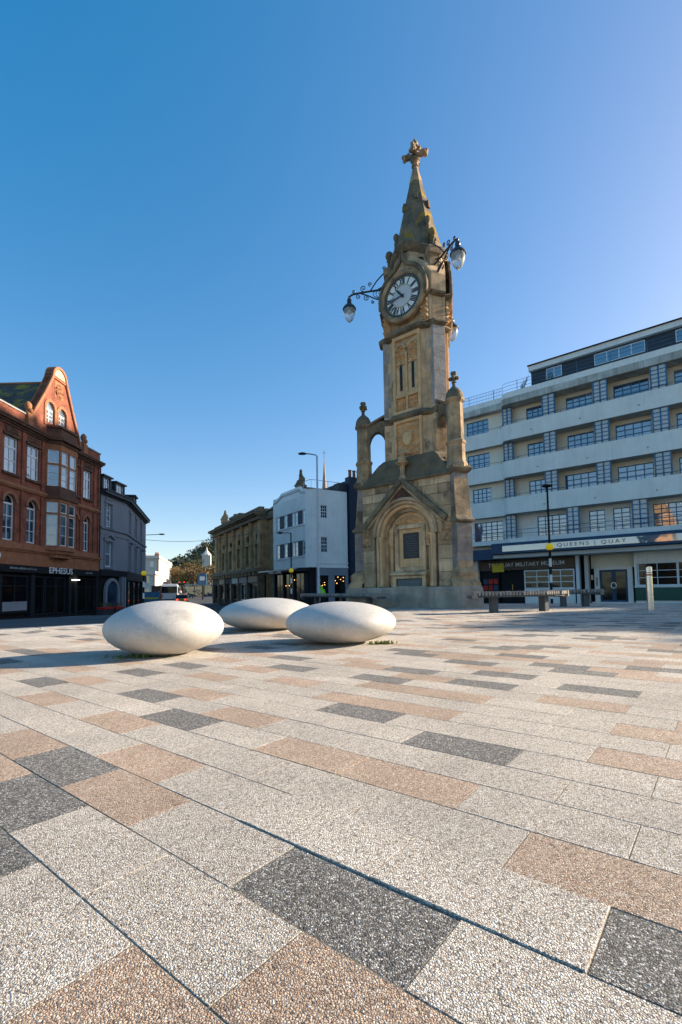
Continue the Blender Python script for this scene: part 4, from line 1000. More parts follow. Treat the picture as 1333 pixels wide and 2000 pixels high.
# ================================================================ grey rendered building beyond it
gz = zg(-19,42)
gry = thing('grey_building', 'grey rendered curved building with dormers, next to the brick building', 'building', (-19.1,38.1,gz), math.atan2(1,.02))
def gpt(t):                                                          # plan: straight, then bending away
    return (t,0.) if t < 4.4 else (4.4+(t-4.4)*math.cos(.285), (t-4.4)*math.sin(.285))
TG1 = Matrix.Translation((4.4,0,0)) @ Matrix.Rotation(.285,4,'Z')
gh = [(.84,1.76,5.98,7.9),(.78,1.90,2.72,4.80)]
mb = MB(); mb.wall(0.02,4.4,2.45,8.6,gh,0,.3); mb.box(.02,4.4,.31,8,gz,8.6)
mb.T = TG1; g2 = [(1.6,2.4,5.98,7.9),(1.6,2.4,2.72,4.8),(5.2,6.0,5.98,7.9),(5.2,6.0,2.72,4.8),(9.0,9.8,5.98,7.9),(9.0,9.8,2.72,4.8)]
mb.wall(0,13.4,2.45,8.6,g2,0,.3); mb.box(0,13.4,.31,8,gz,8.6); mb.build('wall', M['grey_render'], gry)
for a,b,c,d in gh: window(gry,a,b,c,d,.12,2 if c > 5 else 1,4 if c > 5 else 2,glass='glass_pale',f=.08,m=.04)
for a,b,c,d in g2: window(gry,a,b,c,d,.12,1,2,glass='glass_pale',f=.08,m=.04,T=TG1)
for Tm,hs in ((None,gh),(TG1,g2)):
    for a,b,c,d in hs:
        mb = MB(); mb.T = Tm; mb.box(a-.2,b+.2,-.12,.05,c-.18,c-.06); mb.build('sill', M['grey_render'], gry)
        mb = MB(); mb.T = Tm; mb.box(a-.2,a-.04,-.06,.05,c-.1,d).box(b+.04,b+.2,-.06,.05,c-.1,d).box(a-.25,b+.25,-.1,.05,d,d+.14); mb.build('architrave', M['grey_render'], gry)
        mb = MB(); mb.T = Tm
        if c < 5: mb.strip([(a-.35,d+.3),((a+b)/2,d+.68),(b+.35,d+.3)],[(a-.35,d+.18),((a+b)/2,d+.52),(b+.35,d+.18)],-.16,.05)
        else: mb.relief(a-.2,b+.2,d+.14,d+.55,-.02,.12,5,a,12)
        mb.build('pediment', M['grey_render'], gry)
mb = MB()
for Tm,l_ in ((None,4.4),(TG1,13.4)):
    mb.T = Tm; mb.box(0.02,l_,-.12,.05,5.74,5.90).box(.02,l_,-.06,.05,5.3,5.36)
mb.build('string_course', M['grey_render'], gry)
mb = MB()
for Tm,l_ in ((None,4.45),(TG1,13.4)):
    mb.T = Tm; mb.box(0.02,l_,-.18,.1,8.5,8.62).box(.02,l_,-.42,.3,8.62,8.86).box(.02,l_,-.5,.3,8.86,8.94)
mb.build('eaves', M['slate_blue'], gry)
mb = MB()
for Tm,l_ in ((None,4.4),(TG1,13.4)):
    mb.T = Tm; mb.add([(.02,-.2,8.94),(l_,-.2,8.94),(l_,1.4,9.75),(.02,1.4,9.75),(.02,8,9.8),(l_,8,9.8)],[(0,1,2,3),(3,2,5,4)])
mb.build('roof', M['slate_blue'], gry, recalc=False)
def dormer(Tm,u,w_,h_):
    mb = MB(); mb.T = Tm; mb.box(u-w_/2-.2,u-w_/2,-.1,1.9,8.94,8.94+h_).box(u+w_/2,u+w_/2+.2,-.1,1.9,8.94,8.94+h_).box(u-w_/2-.3,u+w_/2+.3,-.25,2.2,8.94+h_,9.06+h_); o = mb.build('dormer', M['slate_blue'], gry)
    window(gry,u-w_/2,u+w_/2,8.98,8.94+h_,0,2,2,glass='glass_pale',T=Tm)
dormer(None,.75,1.0,1.05); dormer(None,3.0,1.3,.95); dormer(TG1,4.5,1.1,.95)
for u in (3.0,10.5):
    mb = MB(); mb.T = TG1; mb.box(u-.5,u+.5,2.0,2.7,9.2,10.9)
    for k in range(4): mb.lathe([(.11,10.9),(.1,11.15),(.13,11.18),(.13,11.22)],8,u-.36+k*.24,2.35)
    mb.build('chimney', M['grey_render'], gry)
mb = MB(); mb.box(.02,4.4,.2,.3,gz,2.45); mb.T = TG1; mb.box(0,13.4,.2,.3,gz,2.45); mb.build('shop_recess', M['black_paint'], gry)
mb = MB(); mb.box(.02,4.4,-.1,.18,1.95,2.45); mb.T = TG1; mb.box(0,13.4,-.12,.18,1.7,2.45); mb.build('fascia', M['dark_paint'], gry)
mb = MB(); mb.arc(2.0,.6,.95,1.2,0,PI,16,-.1,.1); mb.box(.8,1.05,-.1,.1,gz,.6).box(2.95,3.2,-.1,.1,gz,.6); mb.build('doorway_arch', M['grey_render'], gry)
mb = MB(); mb.disc(2.0,.6,.95,.05,.1,24); mb.box(1.05,2.95,.05,.1,gz,.6); mb.build('doors', M['dark_blue'], gry)
for u in (3.7,4.15): MB().box(u-.12,u+.12,-.12,.2,gz,1.95).build('shop_pier', M['grey_render'], gry)
for u in (1.0,4.2,7.5,10.6):
    mb = MB(); mb.T = TG1; mb.box(u-.12,u+.12,-.05,.2,gz,1.7); mb.build('shop_pier', M['dark_paint'], gry)
    mb = MB(); mb.T = TG1; mb.box(u+.2,u+2.6,.12,.18,gz+.5,1.6); mb.build('shop_window', M['glass_dark'], gry)
lg = MB(); lg.T = TG1; lg.tube([(13.2,-.05,7.2),(13.2,-.9,7.25),(13.2,-1.5,7.3)],.04,6); lg.lathe([(.05,7.22),(.16,7.26),(.16,7.34),(.05,7.4)],10,13.2,-1.75,0,1,2.2); lg.build('wall_lamp', M['iron'], gry, smooth=40)

# ================================================================ white curved apartment block, right
QZ = -.72
QA = math.atan2(-.654,.757)
qq = thing('apartment_block', 'white art deco apartment block with curved balconies and blue steel windows', 'apartment block', (18.5,30.8,QZ), QA)
UL, UR, UJ = -13.5, 13.2, -7.95                                       # left end, right end, jog
FL = [(14.37,14.88),(11.62,12.80),(8.80,10.05),(6.02,7.25),(3.82,4.16)]   # slab and balcony fronts
def front(o=0., back=1.3):
    """balcony outline with the rounded step at the jog"""
    P = [(UL,.62-o)]
    P += [(UJ-.45,.62-o)]+[(UJ-.45+.45*math.sin(t*PI/12)-.0,.62-o-(.62)*(1-math.cos(t*PI/12))) for t in range(1,7)]
    P = [(UL,.62-o),(UJ-.30,.62-o)]+[(UJ+.32-.62*math.cos(t*PI/16)*1.0,.62-.62*math.sin(t*PI/16)-o) for t in range(1,9)]
    return P+[(UR,-o),(UR,back),(UL,back)]
for i,(z0,z1) in enumerate(FL):
    back = 1.3
    if i == 0:
        MB().prism(front(0,back),z0,z1).build('roof_slab', M['stained_render'], qq, bevel=.03)
        MB().prism(front(-.25,3.0),z1,15.38).build('roof_parapet', M['white_render'], qq)
    else:
        outer_ = front(0,back); ring = MB(); n_ = len(outer_)-2; inn_ = front(-.12,back)
        for k in range(n_-1): ring.prism([outer_[k],outer_[k+1],inn_[k+1],inn_[k]],z0,z1)
        ring.build('balcony_front', M['white_render'], qq)
        MB().prism(front(-.02,back),z0+.002,z0+.16).build('balcony_floor', M['soffit'], qq)
# window wall behind the balconies
WY = 1.2
WINS = {0:[(-11.5,-9.62,4),(-6.6,-5.3,3),(-3.75,-2.0,4),(-.69,1.38,4),(2.75,4.9,4),(6.4,8.4,4),(9.8,11.8,4)],
        1:[(-11.5,-9.62,4),(-6.6,-5.3,3),(-3.75,-2.0,4),(-.68,1.40,4),(2.75,4.9,4),(6.4,8.4,4),(9.8,11.8,4)],
        2:[(-11.13,-9.59,4),(-6.59,-5.3,3),(-4.03,-1.95,4),(-.67,1.40,4),(2.75,4.9,4),(6.4,8.4,4),(9.8,11.8,4)],
        3:[(-11.1,-8.72,5),(-6.08,-4.03,4),(-2.57,-1.56,2),(-1.07,-.07,2),(1.23,2.9,4),(5.0,7.2,4),(9.0,11,4)]}
TOPS = [14.10,11.34,8.50,5.74]; BOTS = [12.62,9.85,7.05,4.20]; FLOOR = [11.78,8.96,6.18,4.0]
for i in range(4):
    hs = [(a,b,BOTS[i],TOPS[i]) for a,b,n_ in WINS[i]]
    MB().wall(UL,UR,FLOOR[i],FL[i][0],hs,WY,WY+.25).build('storey_wall', M['cream_render'] if i < 3 else M['white_render'], qq)
    for a,b,n_ in WINS[i]:
        window(qq,a,b,BOTS[i],TOPS[i],WY+.06,n_,4 if i < 3 else 5,mat='blue_steel',glass='glass' if random.random() < .75 else 'glass_pale',f=.05,m=.05,depth=.08)
    # glazed screens between the flats
    if i < 3: SCR = [(-8.22,-7.55),(-5.06,-4.23),(-1.70,-.87),(1.62,2.46),(5.2,6.0),(8.7,9.5)]
    else: SCR = [(-8.24,-7.5),(-3.69,-2.95),(.25,1.08),(3.6,4.4),(7.6,8.4)]
    for a,b in SCR:
        z0,z1 = FL[i+1][1],FL[i][0]; y0 = .16 if a > UJ else .70
        mb = MB(); n_ = 6
        for u in (a,(a+b)/2,b): mb.box(u-.04,u+.04,y0-.04,y0+.06,z0,z1)
        for k in range(1,n_+1):
            z_ = z0+(z1-z0)*k/n_-.03
            for p,q in ((a,(a+b)/2),((a+b)/2,b)): mb.box(p+.04,q-.04,y0-.02,y0+.03,z_-.025,z_+.02)
        sc_ = mb.build('glazed_screen', M['blue_steel'], qq)
        for p,q in ((a,(a+b)/2),((a+b)/2,b)):
            for k in range(n_):
                h_ = (z1-z0)/n_; pane(q-p-.08,h_-.05,'glass_block',sc_,(p+q)/2,y0+.01,z0+h_*(k+.5)-.02)
        mb = MB(); mb.box(a+.02,a+.08,y0+.06,WY,z0,z1); mb.build('party_screen', M['cream_render'], qq)
    rl = MB(); zr = FL[i+1][1]+(.20 if i < 3 else .62)
    pts = front(-.06,1.3)[:-2]
    rl.tube([(u,y,zr) for u,y in pts],.018,5)
    if i == 3: rl.tube([(u,y,zr-.3) for u,y in pts],.014,5)
    u = UL+.4
    while u < UR: 
        yy = .68 if u < UJ-.3 else .06
        rl.tube([(u,yy,FL[i+1][1]-.02),(u,yy,zr)],.014,5); u += 1.55
    tag(rl.build('handrail', M['blue_steel'], qq), kind=None)
MB().box(UL,UR,WY+.26,13,2.72,14.4).box(UL,UR,2.31,13,QZ,2.719).build('core', M['cream_render'], qq)
for i in range(1,4):
    for u in (-6.2,-2.9,.6,3.9,7.4,10.6):
        o = MB().tube([(0,0,0),(0,-.12,-.02)],.03,8).build('overflow_pipe', M['slate_blue'], qq, absz=False); o.location = (u+.35*i,-.0,FL[i][0]+.42-QZ)
# rooftop flat set back, with railings
PH = -6.35
MB().box(PH,UR,1.9,9,15.2,17.32).build('penthouse_wall', M['slate_blue'], qq)
for a,b,n_ in ((-5.2,-4.1,2),(-1.9,1.2,4),(2.9,5.0,2),(7,10,4)): window(qq,a,b,16.18,16.98,1.84,n_,1,glass='glass',f=.05,m=.06)
MB().box(PH-.1,UR,1.6,9.2,17.12,17.50).build('penthouse_fascia', M['white_render'], qq); MB().box(PH-.15,UR,1.5,9.3,17.50,17.57).build('roof_edge', M['black_paint'], qq)
rl = MB(); pr = front(-.35,1.3)[:-2]
for zz in (15.62,15.9,16.15): rl.tube([(u,y,zz) for u,y in pr],.014,5)
u = UL+.3
while u < UR:
    yy = .97 if u < UJ-.3 else .35; rl.tube([(u,yy,14.95),(u,yy,16.16)],.022,5); u += 2.1
rl.build('roof_railing', M['blue_steel'], qq)
bl = MB(); u = UL+.3
while u < UJ-.4: bl.tube([(u,.97,15.4),(u,.97,16.15)],.008,4); u += .13
tag(bl.build('railing_bars', M['blue_steel'], qq), kind='stuff')
# small roof plants
def shrub(x, y, z, r, h_, n_, mat, name, label, cat, parent_rot=None, seed=0, bare=False):
    t = thing(name, label, cat, (x,y,z)); q = random.Random(seed)
    tr = MB()
    for k in range(7):
        a = q.uniform(0,6.28); s_ = q.uniform(.3,1); tr.tube([(0,0,0),(.2*r*math.cos(a),.2*r*math.sin(a),h_*.4*s_),(r*s_*math.cos(a),r*s_*math.sin(a),h_*s_)],[.03,.02,.008],5)
        if bare:
            for b in range(5):
                a2 = a+q.uniform(-1,1); f_ = q.uniform(.4,1); p = (r*s_*f_*math.cos(a),r*s_*f_*math.sin(a),h_*s_*f_); tr.tube([p,(p[0]+.3*r*math.cos(a2),p[1]+.3*r*math.sin(a2),p[2]+.25*h_)],[.012,.005],4)
    tr.build('stem', M['bark'], t, absz=False)
    if n_:
        lf = MB()
        for k in range(n_):
            d = Vector((q.gauss(0,1),q.gauss(0,1),q.gauss(0,1))).normalized()*q.uniform(.4,1); p = Vector((d.x*r,d.y*r,h_*.55+d.z*h_*.45)); a = Vector((q.uniform(-1,1),q.uniform(-1,1),q.uniform(-1,1)))*.12*r*2; b = Vector((q.uniform(-1,1),q.uniform(-1,1),q.uniform(-1,1)))*.12*r*2
            lf.add([p-a,p+b,p+a],[(0,1,2)])
        lf.build('foliage', M[mat], t, recalc=False, absz=False)
    return t
def qpt(u, y): 
    c,s_ = math.cos(QA),math.sin(QA); return (18.5+c*u-s_*y, 30.8+s_*u+c*y)
for u,y,r,h_,n_,lb,sd_ in ((-7.0,1.5,.7,1.5,0,'bare leafless shrub on the apartment roof terrace',1),(-5.6,1.1,.25,.8,60,'small green potted shrub at the left of the roof flat',2),(-4.7,1.1,.3,1.0,70,'taller green potted shrub beside the roof flat window',3)):
    x_,y_ = qpt(u,y); shrub(x_,y_,15.38,r,h_,n_,'leaf_dark','roof_shrub',lb,'shrub',None,sd_,n_ == 0)
# ground floor: canopy, museum front, entrance, shop
can = MB(); can.loft([[(-8.95,y_,z_),(UR,y_,z_),(UR,1.2,z_),(-8.95,1.2,z_)] for z_,y_ in ((2.96,-.5),(3.02,-.6),(3.70,-.6),(3.80,-.55))]); can.build('canopy', M['dark_blue'], qq)
MB().box(-8.1,UR,-.625,-.6,3.16,3.58).build('canopy_sign_board', M['glass_pale'], qq)
for k_,(u0,u1) in enumerate(((-8.1,-3.7),(-3.4,2.2),(2.5,UR))): pass
text('QUEENS | QUAY',.36,M['dark_blue'],qq,(-2.15,-.63,3.37),sx=1.15,space=1.45)
MB().box(UL,-8.95,-.05,1.2,2.66,3.45).build('side_canopy', M['dark_blue'], qq)
MB().box(-8.95,UR,-.3,1.2,2.70,2.955).build('canopy_soffit', M['soffit'], qq)
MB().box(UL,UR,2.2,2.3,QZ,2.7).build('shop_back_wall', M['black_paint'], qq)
MB().box(UL,UR,-.1,2.2,QZ-.4,QZ+.02).build('threshold', M['footway'], qq)
# museum
MB().box(-10.7,-3.6,1.15,1.25,1.84,2.62).build('museum_fascia', M['brown_panel'], qq)
text('TORQUAY MILITARY MUSEUM',.43,M['white_paint'],qq,(-7.15,1.14,2.24),bold=.002,sx=.98)
MB().box(-9.66,-8.72,1.07,1.10,1.72,2.36).build('yellow_notice', M['yellow'], qq)
MB().box(-10.62,-9.2,1.3,1.38,QZ,1.84).build('poster_panel', M['black_paint'], qq)
q = random.Random(8)
for k in range(9): 
    u = -10.5+.42*(k % 3); z_ = -.2+.5*(k//3); MB().box(u,u+.34,1.27,1.30,z_,z_+.4).build('poster', M[q.choice(['dark_blue','red','grey_render','dark_paint'])], qq)
MB().box(-9.15,-7.3,1.5,1.56,QZ,1.84).build('museum_door', M['black_paint'], qq); MB().box(-8.26,-8.22,1.44,1.5,.3,.75).build('door_handle', M['gold'], qq)
mw = window(qq,-7.22,-3.68,.38,1.78,1.18,4,3,glass='glass_dark',f=.09,m=.06)
for k in range(12):
    u = -7.1+.86*(k % 4); z_ = .48+.43*(k//4); MB().ball((u+.4,1.42,z_+.12),.14,8,6,1.3,.6,.8,.6,k).build('display_item', M[q.choice(['leaf','brown_panel','grey_render','white_render','kerb'])], qq, smooth=60)
MB().box(-7.22,-3.68,1.2,1.32,QZ,.38).build('museum_stallriser', M['white_render'], qq)
for u,w_,m_ in ((-11.05,.40,'white_render'),(-3.42,.22,'white_paint'),(-2.85,.24,'soffit')): MB().box(u-w_/2,u+w_/2,1.0,1.4,QZ,2.7).build('pier', M[m_], qq)
# entrance
MB().box(-2.75,-.05,1.9,2.0,1.75,2.7).build('entrance_panel', M['cream_render'], qq)
en = MB(); en.box(-2.55,-2.22,1.72,1.95,QZ,1.80).box(-.52,-.2,1.72,1.95,QZ,1.80).box(-2.22,-.52,1.72,1.95,1.62,1.80); en.build('door_surround', M['white_render'], qq, bevel=.02)
for s_ in (-1,1):
    c = -1.37+s_*.425; d = MB(); d.box(c-.42,c-.30,1.85,1.92,QZ,1.62).box(c+.30,c+.42,1.85,1.92,QZ,1.62).box(c-.30,c+.30,1.85,1.92,1.48,1.62).box(c-.30,c+.30,1.85,1.92,QZ,-.45); d = d.build('entrance_door', M['dark_blue'], qq)
    pane(.60,1.93,'glass_dark',d,c,1.89,.515); MB().arc(c-s_*.38,.55,.19,.215,PI/2 if s_ > 0 else -PI/2,1.5*PI if s_ > 0 else PI/2,10,1.80,1.83).build('door_pull', M['steel'], d, absz=False)
MB().box(-2.7,-.1,1.5,2.1,QZ,QZ+.14).build('door_step', M['white_render'], qq)
for k in range(5): MB().box(-2.42,-2.33,1.70,1.72,.55+k*.12,.63+k*.12).build('door_bell', M['black_paint'], qq)
MB().box(-2.72,-2.6,1.6,1.7,.95,1.3).build('wall_light', M['cream_render'], qq)
# right-hand shop
MB().wall(0,UR,QZ,2.7,[(.15,UR-.2,.50,1.98)],1.2,1.4).build('shop_wall', M['white_render'], qq)
MB().box(0,UR,1.16,1.2,QZ+.25,.36).build('green_stallriser', M['green_paint'], qq); MB().box(-.02,UR,1.1,1.2,.38,.50).build('shop_sill', M['white_paint'], qq)
for k,(a,b) in enumerate(((.18,2.35),(2.35,4.6),(4.6,6.9),(6.9,9.2))):
    w_ = window(qq,a,b,.50,1.98,1.22,2,3,glass='glass_dark',f=.06,m=.04)
    for j in range(3): MB().box(a+.25+.2*(j % 2),a+.95+.2*(j % 2)+.2,1.30,1.34,.72+j*.5,.84+j*.5).build('shop_notice', M['white_paint'], qq)
    MB().box(a+.06,b-.06,1.36,1.40,.52,1.96).build('blind', M['brown_panel'], qq)

# ================================================================ white streamlined corner building with the bar
WZ = zg(-3,44)
wb = thing('corner_bar', 'white streamlined corner building with dark bar front and ribbed facade', 'building', (-3.0,44.,WZ), math.atan2(-.84,.54))
PW = [(-7.5,0),(-.42,0),(-.12,.28),(0,.9),(0,4.35),(-7.5,4.35)]
rows = ((6.75,8.08),(3.78,5.22))
hs = [(-6.85,-.52,a,b) for a,b in rows]
mb = MB(); mb.wall(-7.5,-.42,2.66,9.6,hs,0,.3)
mb.prism([(-.42,0),(-.12,.28),(-.35,.6),(-.5,.3)],2.66,10.0); mb.prism([(-.12,.28),(0,.9),(-.3,.9),(-.35,.6)],2.66,10.0)
mb.T = Matrix.Rotation(PI/2,4,'Z'); mb.wall(.9,4.35,2.66,10.0,[(1.38,2.1,7.28,8.52),(1.38,2.1,4.05,5.52)],0,.3); mb.T = None
mb.box(-7.5,-.31,.31,4.35,2.66,10.0)
mb.build('wall', M['park_white'], wb)
par = [(-7.5,9.6),(-7.5,9.95),(-6.9,10.0),(-6.2,10.12),(-5.5,10.42),(-4.6,10.42),(-1.6,10.42),(-1.4,10.15),(-.42,10.0),(-.42,9.6)]
MB().ext(par,.0,.3).build('parapet', M['park_white'], wb)
mb = MB()
for off_ in (.28,.42): 
    P = [(u,z_-off_) for u,z_ in par[1:-1]]; mb.strip(P,[(u,z_-.05) for u,z_ in P],-.03,.02)
mb.build('parapet_moulding', M['grey_render'], wb)
rb = MB()
for k in range(30):
    u = -7.3+k*.235
    for z0,z1 in ((8.1,9.45),(5.25,6.72),(2.95,3.75)): rb.box(u-.035,u+.035,-.035,.02,z0,z1)
tag(rb.build('facade_ribs', M['park_white'], wb), kind='stuff')
for a,b in rows:
    for k,(p,q_) in enumerate(((-6.8,-6.05),(-5.0,-4.3),(-3.25,-2.75),(-2.65,-2.05),(-1.1,-.55))): window(wb,p,q_,a+.03,b-.03,.06,1,3,glass='glass_pale',f=.06,m=.035)
    for p,q_ in ((-6.05,-5.0),(-4.3,-3.25),(-2.05,-1.1)): MB().box(p+.01,q_-.01,.05,.12,a,b).build('dark_panel', M['navy'], wb)
    MB().box(-6.9,-.48,-.1,.05,a-.12,a).build('sill_band', M['park_white'], wb)
TW = Matrix.Rotation(PI/2,4,'Z')
for a,b in ((7.28,8.52),(4.05,5.52)): window(wb,1.38,2.1,a,b,.06,3,4,glass='glass_dark',f=.06,m=.04,T=TW,heavy=(1,))
TN = Matrix.Translation((-.12,.28,0)) @ Matrix.Rotation(math.atan2(.62,.12),4,'Z')
for a,b in ((7.0,8.4),(3.9,5.4)): window(wb,.12,.5,a,b,-.03,1,3,glass='glass_pale',f=.05,m=.04,T=TN)
mb = MB(); mb.T = TW; mb.box(.9,4.4,-.05,.05,3.02,3.12).box(.9,4.4,-.06,.05,2.62,2.72); mb.build('string_course', M['park_white'], wb)
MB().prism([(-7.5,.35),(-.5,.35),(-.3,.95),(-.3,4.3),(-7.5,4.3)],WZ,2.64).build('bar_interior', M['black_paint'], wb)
mb = MB(); mb.prism([(-9.3,-.9),(-.5,-.9),(.05,-.3),(-.3,.4),(-9.3,.4)],2.30,2.62); mb.build('bar_canopy', M['dark_paint'], wb)
MB().box(-9.3,-.6,-.93,-.9,2.50,2.60).build('canopy_trim', M['galv'], wb)
text('PARK LANE',.55,M['galv'],wb,(-5.2,-.95,2.38),sx=1.1)
for u in (-7.3,-5.2,-3.0,-.7): MB().box(u-.15,u+.15,-.02,.3,WZ,2.3).build('bar_pier', M['dark_paint'], wb)
for a,b in ((-7.1,-5.4),(-5.0,-3.2),(-2.8,-.9)): window(wb,a,b,WZ+.5,2.2,.1,2,1,mat='dark_paint',glass='glass_dark')
mb = MB(); mb.T = TW; mb.box(.9,1.2,-.04,.2,WZ,2.64).box(2.15,2.8,-.04,.2,WZ,2.64).box(4.04,4.35,-.04,.2,WZ,2.64).box(1.2,2.15,-.04,.2,1.9,2.64).box(2.8,4.04,-.04,.2,1.9,2.64); mb.build('bar_front', M['grey_render'], wb)
for a,b in ((1.2,2.15),(2.8,4.04)):
    mb = MB(); mb.T = TW; mb.box(a,b,.1,.14,WZ,1.9); mb.build('bar_window', M['glass_dark'], wb)
q = random.Random(2)
for k in range(9):
    mb = MB(); y_ = q.uniform(1.3,3.9); mb.ball((.0,0,0),.035,6,4); o = mb.build('hanging_bulb', M['lamp_warm'], wb, absz=False); o.location = (.03,y_ if not 2.1 < y_ < 2.85 else 1.7,q.uniform(.9,1.75)-WZ)
for k in range(6):
    o = MB().ball((0,0,0),.035,6,4).build('hanging_bulb', M['lamp_warm'], wb, absz=False); o.location = (q.uniform(-4.8,-1),.02,q.uniform(1.0,2.0)-WZ)
MB().tube([(-1.5,.4,10.9),(-.4,.5,10.9),(-.3,1,10.9),(-.3,4.2,10.9)],.025,5).tube([(-1.5,.4,10.2),(-1.5,.4,10.9)],.02,5).tube([(-.35,.6,10),(-.35,.6,10.9)],.02,5).tube([(-.3,2.4,10),(-.3,2.4,10.9)],.02,5).build('roof_rail', M['galv'], wb)
MB().box(-7.5,-.02,.02,4.36,10.0,10.06).build('roof_edge', M['slate_blue'], wb)
# navy building with chimney pots behind
nvx,nvy = -3.0+.84*4.5,44+.54*4.5
nb_ = thing('navy_building', 'dark navy building with clay chimney pots behind the clock tower', 'building', (nvx,nvy,WZ), math.atan2(.54,.84))
MB().box(0.,7,-.3,6,WZ,11.2).build('wall', M['navy'], nb_); MB().box(.2,2.0,.1,.8,11.2,11.6).build('chimney_stack', M['navy'], nb_)
for k in range(3): MB().lathe([(.16,11.6),(.14,12.2),(.18,12.25),(.18,12.35)],10,.55+k*.5,.45).build('chimney_pot', M['terracotta'], nb_, smooth=40)
MB().box(-.9,0,.2,1.2,10.0,10.9).build('roof_hut', M['slate_blue'], nb_)

# ================================================================ sandstone theatre building
TZ = zg(-14,62)
th = thing('theatre_building', 'blackened sandstone theatre building with giant half columns and roof statues', 'building', (-9.3,54.,TZ), math.atan2(-.877,.48))
wc = [-15.6,-12.0,-8.35,-4.75,-1.2]; cols_ = [-19.3,-17.4,-13.8,-10.2,-6.5,-3.0,-.2]
hs = [(c-.55,c+.55,3.5,5.9) for c in wc]+[(c-.5,c+.5,6.45,7.05) for c in wc]+[(-18.7,-17.9,3.5,5.9)]
mb = MB(); mb.wall(-20.3,.3,3.0,8.6,hs,.3,.8); mb.box(-20.3,.3,.81,14,TZ,9.9); mb.box(.3,3.9,1.2,14,TZ,9.4); mb.build('wall', M['theatre'], th)
for c in wc:
    window(th,c-.55,c+.55,3.5,5.9,.5,2,4,mat='dark_paint',glass='glass_dark'); window(th,c-.5,c+.5,6.45,7.05,.5,2,1,mat='dark_paint',glass='glass_dark')
    MB().box(c-.75,c+.75,.15,.32,5.95,6.08).box(c-.8,c-.6,.2,.32,3.4,5.95).box(c+.6,c+.8,.2,.32,3.4,5.95).build('architrave', M['theatre'], th); MB().box(c-.65,c+.65,.2,.32,6.3,6.4).build('sill', M['theatre'], th); MB().box(c-.65,c+.65,.2,.32,7.08,7.2).build('lintel', M['theatre'], th); MB().relief(c-.5,c+.5,7.25,7.9,.29,.1,4,c,12).build('carved_panel', M['theatre'], th)
for u in cols_:
    mb = MB()
    if u in (-19.3,-.2): mb.box(u-.45,u+.45,.12,.35,3.2,8.6)
    else: mb.lathe([(.42,3.1),(.42,3.3),(.33,3.42),(.33,5),(.29,8.2),(.33,8.25),(.31,8.3),(.42,8.5),(.42,8.62)],16,u,.26)
    mb.build('column', M['theatre'], th, smooth=40)
mb = MB()
for z0,z1,p in ((8.6,8.78,.15),(8.78,9.05,.05),(9.05,9.2,.3),(9.2,9.42,.62),(9.42,9.5,.7)): mb.box(-20.4-p*.3,.3+p*.3,-p-.1,.8,z0,z1)
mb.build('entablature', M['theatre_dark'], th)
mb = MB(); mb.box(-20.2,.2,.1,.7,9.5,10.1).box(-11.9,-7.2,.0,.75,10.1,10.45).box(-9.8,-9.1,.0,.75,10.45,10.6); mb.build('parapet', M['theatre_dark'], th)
mb = MB(); mb.box(-20.4,.3,-.5,.8,2.75,3.1).box(-20.4,.3,-.3,.8,2.35,2.75); mb.build('shop_cornice', M['theatre_dark'], th)
for k in range(15):
    u = -19.8+k*1.38; MB().box(u-.12,u+.12,-.45,-.2,2.35,2.75).build('bracket', M['theatre'], th)
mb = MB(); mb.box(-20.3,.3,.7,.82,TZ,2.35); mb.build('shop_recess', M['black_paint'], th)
q = random.Random(9)
for k,(a,b) in enumerate(((-19.9,-17.4),(-16.9,-14.2),(-13.6,-11),(-10.4,-7.8),(-7.2,-4.2),(-3.6,-.3))):
    w_ = window(th,a,b,TZ+.6,1.5,.2,2,1,mat=('dark_paint','brown_panel','dark_paint','brown_panel','white_paint','dark_blue')[k],glass='glass_dark',f=.1,m=.08)
    MB().box(a,b,-.05,.2,1.55,2.3).build('shop_sign', M[('black_paint','brown_panel','black_paint','soffit','dark_blue','brown_panel')[k]], th); MB().box(a,b,.1,.3,TZ,TZ+.6).build('stallriser', M['black_paint'], th)
for u in (-20.2,-17.15,-13.9,-10.7,-7.5,-3.9,0): MB().box(u-.16,u+.16,-.1,.7,TZ,2.35).build('shop_pier', M['theatre_dark'], th)
mb = MB(); mb.box(.3,3.9,.9,1.25,8.6,9.4).box(.3,3.9,1.0,1.25,2.4,3.0); mb.build('return_cornice', M['theatre_dark'], th)
MB().tube([(2.9,1.1,2.5),(2.9,1.1,7.9)],.09,8).box(2.7,3.1,.95,1.25,7.9,8.25).build('downpipe', M['galv'], th)
mb = MB(); mb.add([(.2,.8,9.5),(4.5,.8,9.5),(4.5,8,9.5),(.2,8,9.5),(3.9,2,10.9),(4.5,2,10.9),(4.5,7,10.9),(3.9,7,10.9)],[(0,1,5,4),(1,2,6,5),(2,3,7,6),(3,0,4,7),(4,5,6,7)]); mb.build('stair_roof', M['theatre_dark'], th)
def statue(u, y, z, h_, label, seed):
    c,s_ = .48,-.877; X,Y = -9.3+c*u-s_*y, 54+s_*u+c*y
    mb = MB(); q = random.Random(seed)
    mb.box(-.55,.55,-.4,.4,0,.25)
    for k in range(26):
        t = k/25; r_ = .50*(1-t)+.14; a = q.uniform(0,6.28); mb.ball((q.uniform(-.5,.5)*r_*1.4,q.uniform(-.5,.5)*r_,.25+t*h_*.85),r_*.62,9,7,1,1,1.3,.8,seed*31+k)
    mb.ball((.05,0,h_*.95+.2),.16,9,7,1,1,1.2,.3,seed)
    o = mb.build('roof_statue', M['theatre_dark'] if seed == 2 else M['theatre'], smooth=50); o.location = (X,Y,z); o.rotation_euler = (0,0,math.atan2(s_,c)); return tag(o, label, 'statue', 'weathered statue groups on the theatre roof')
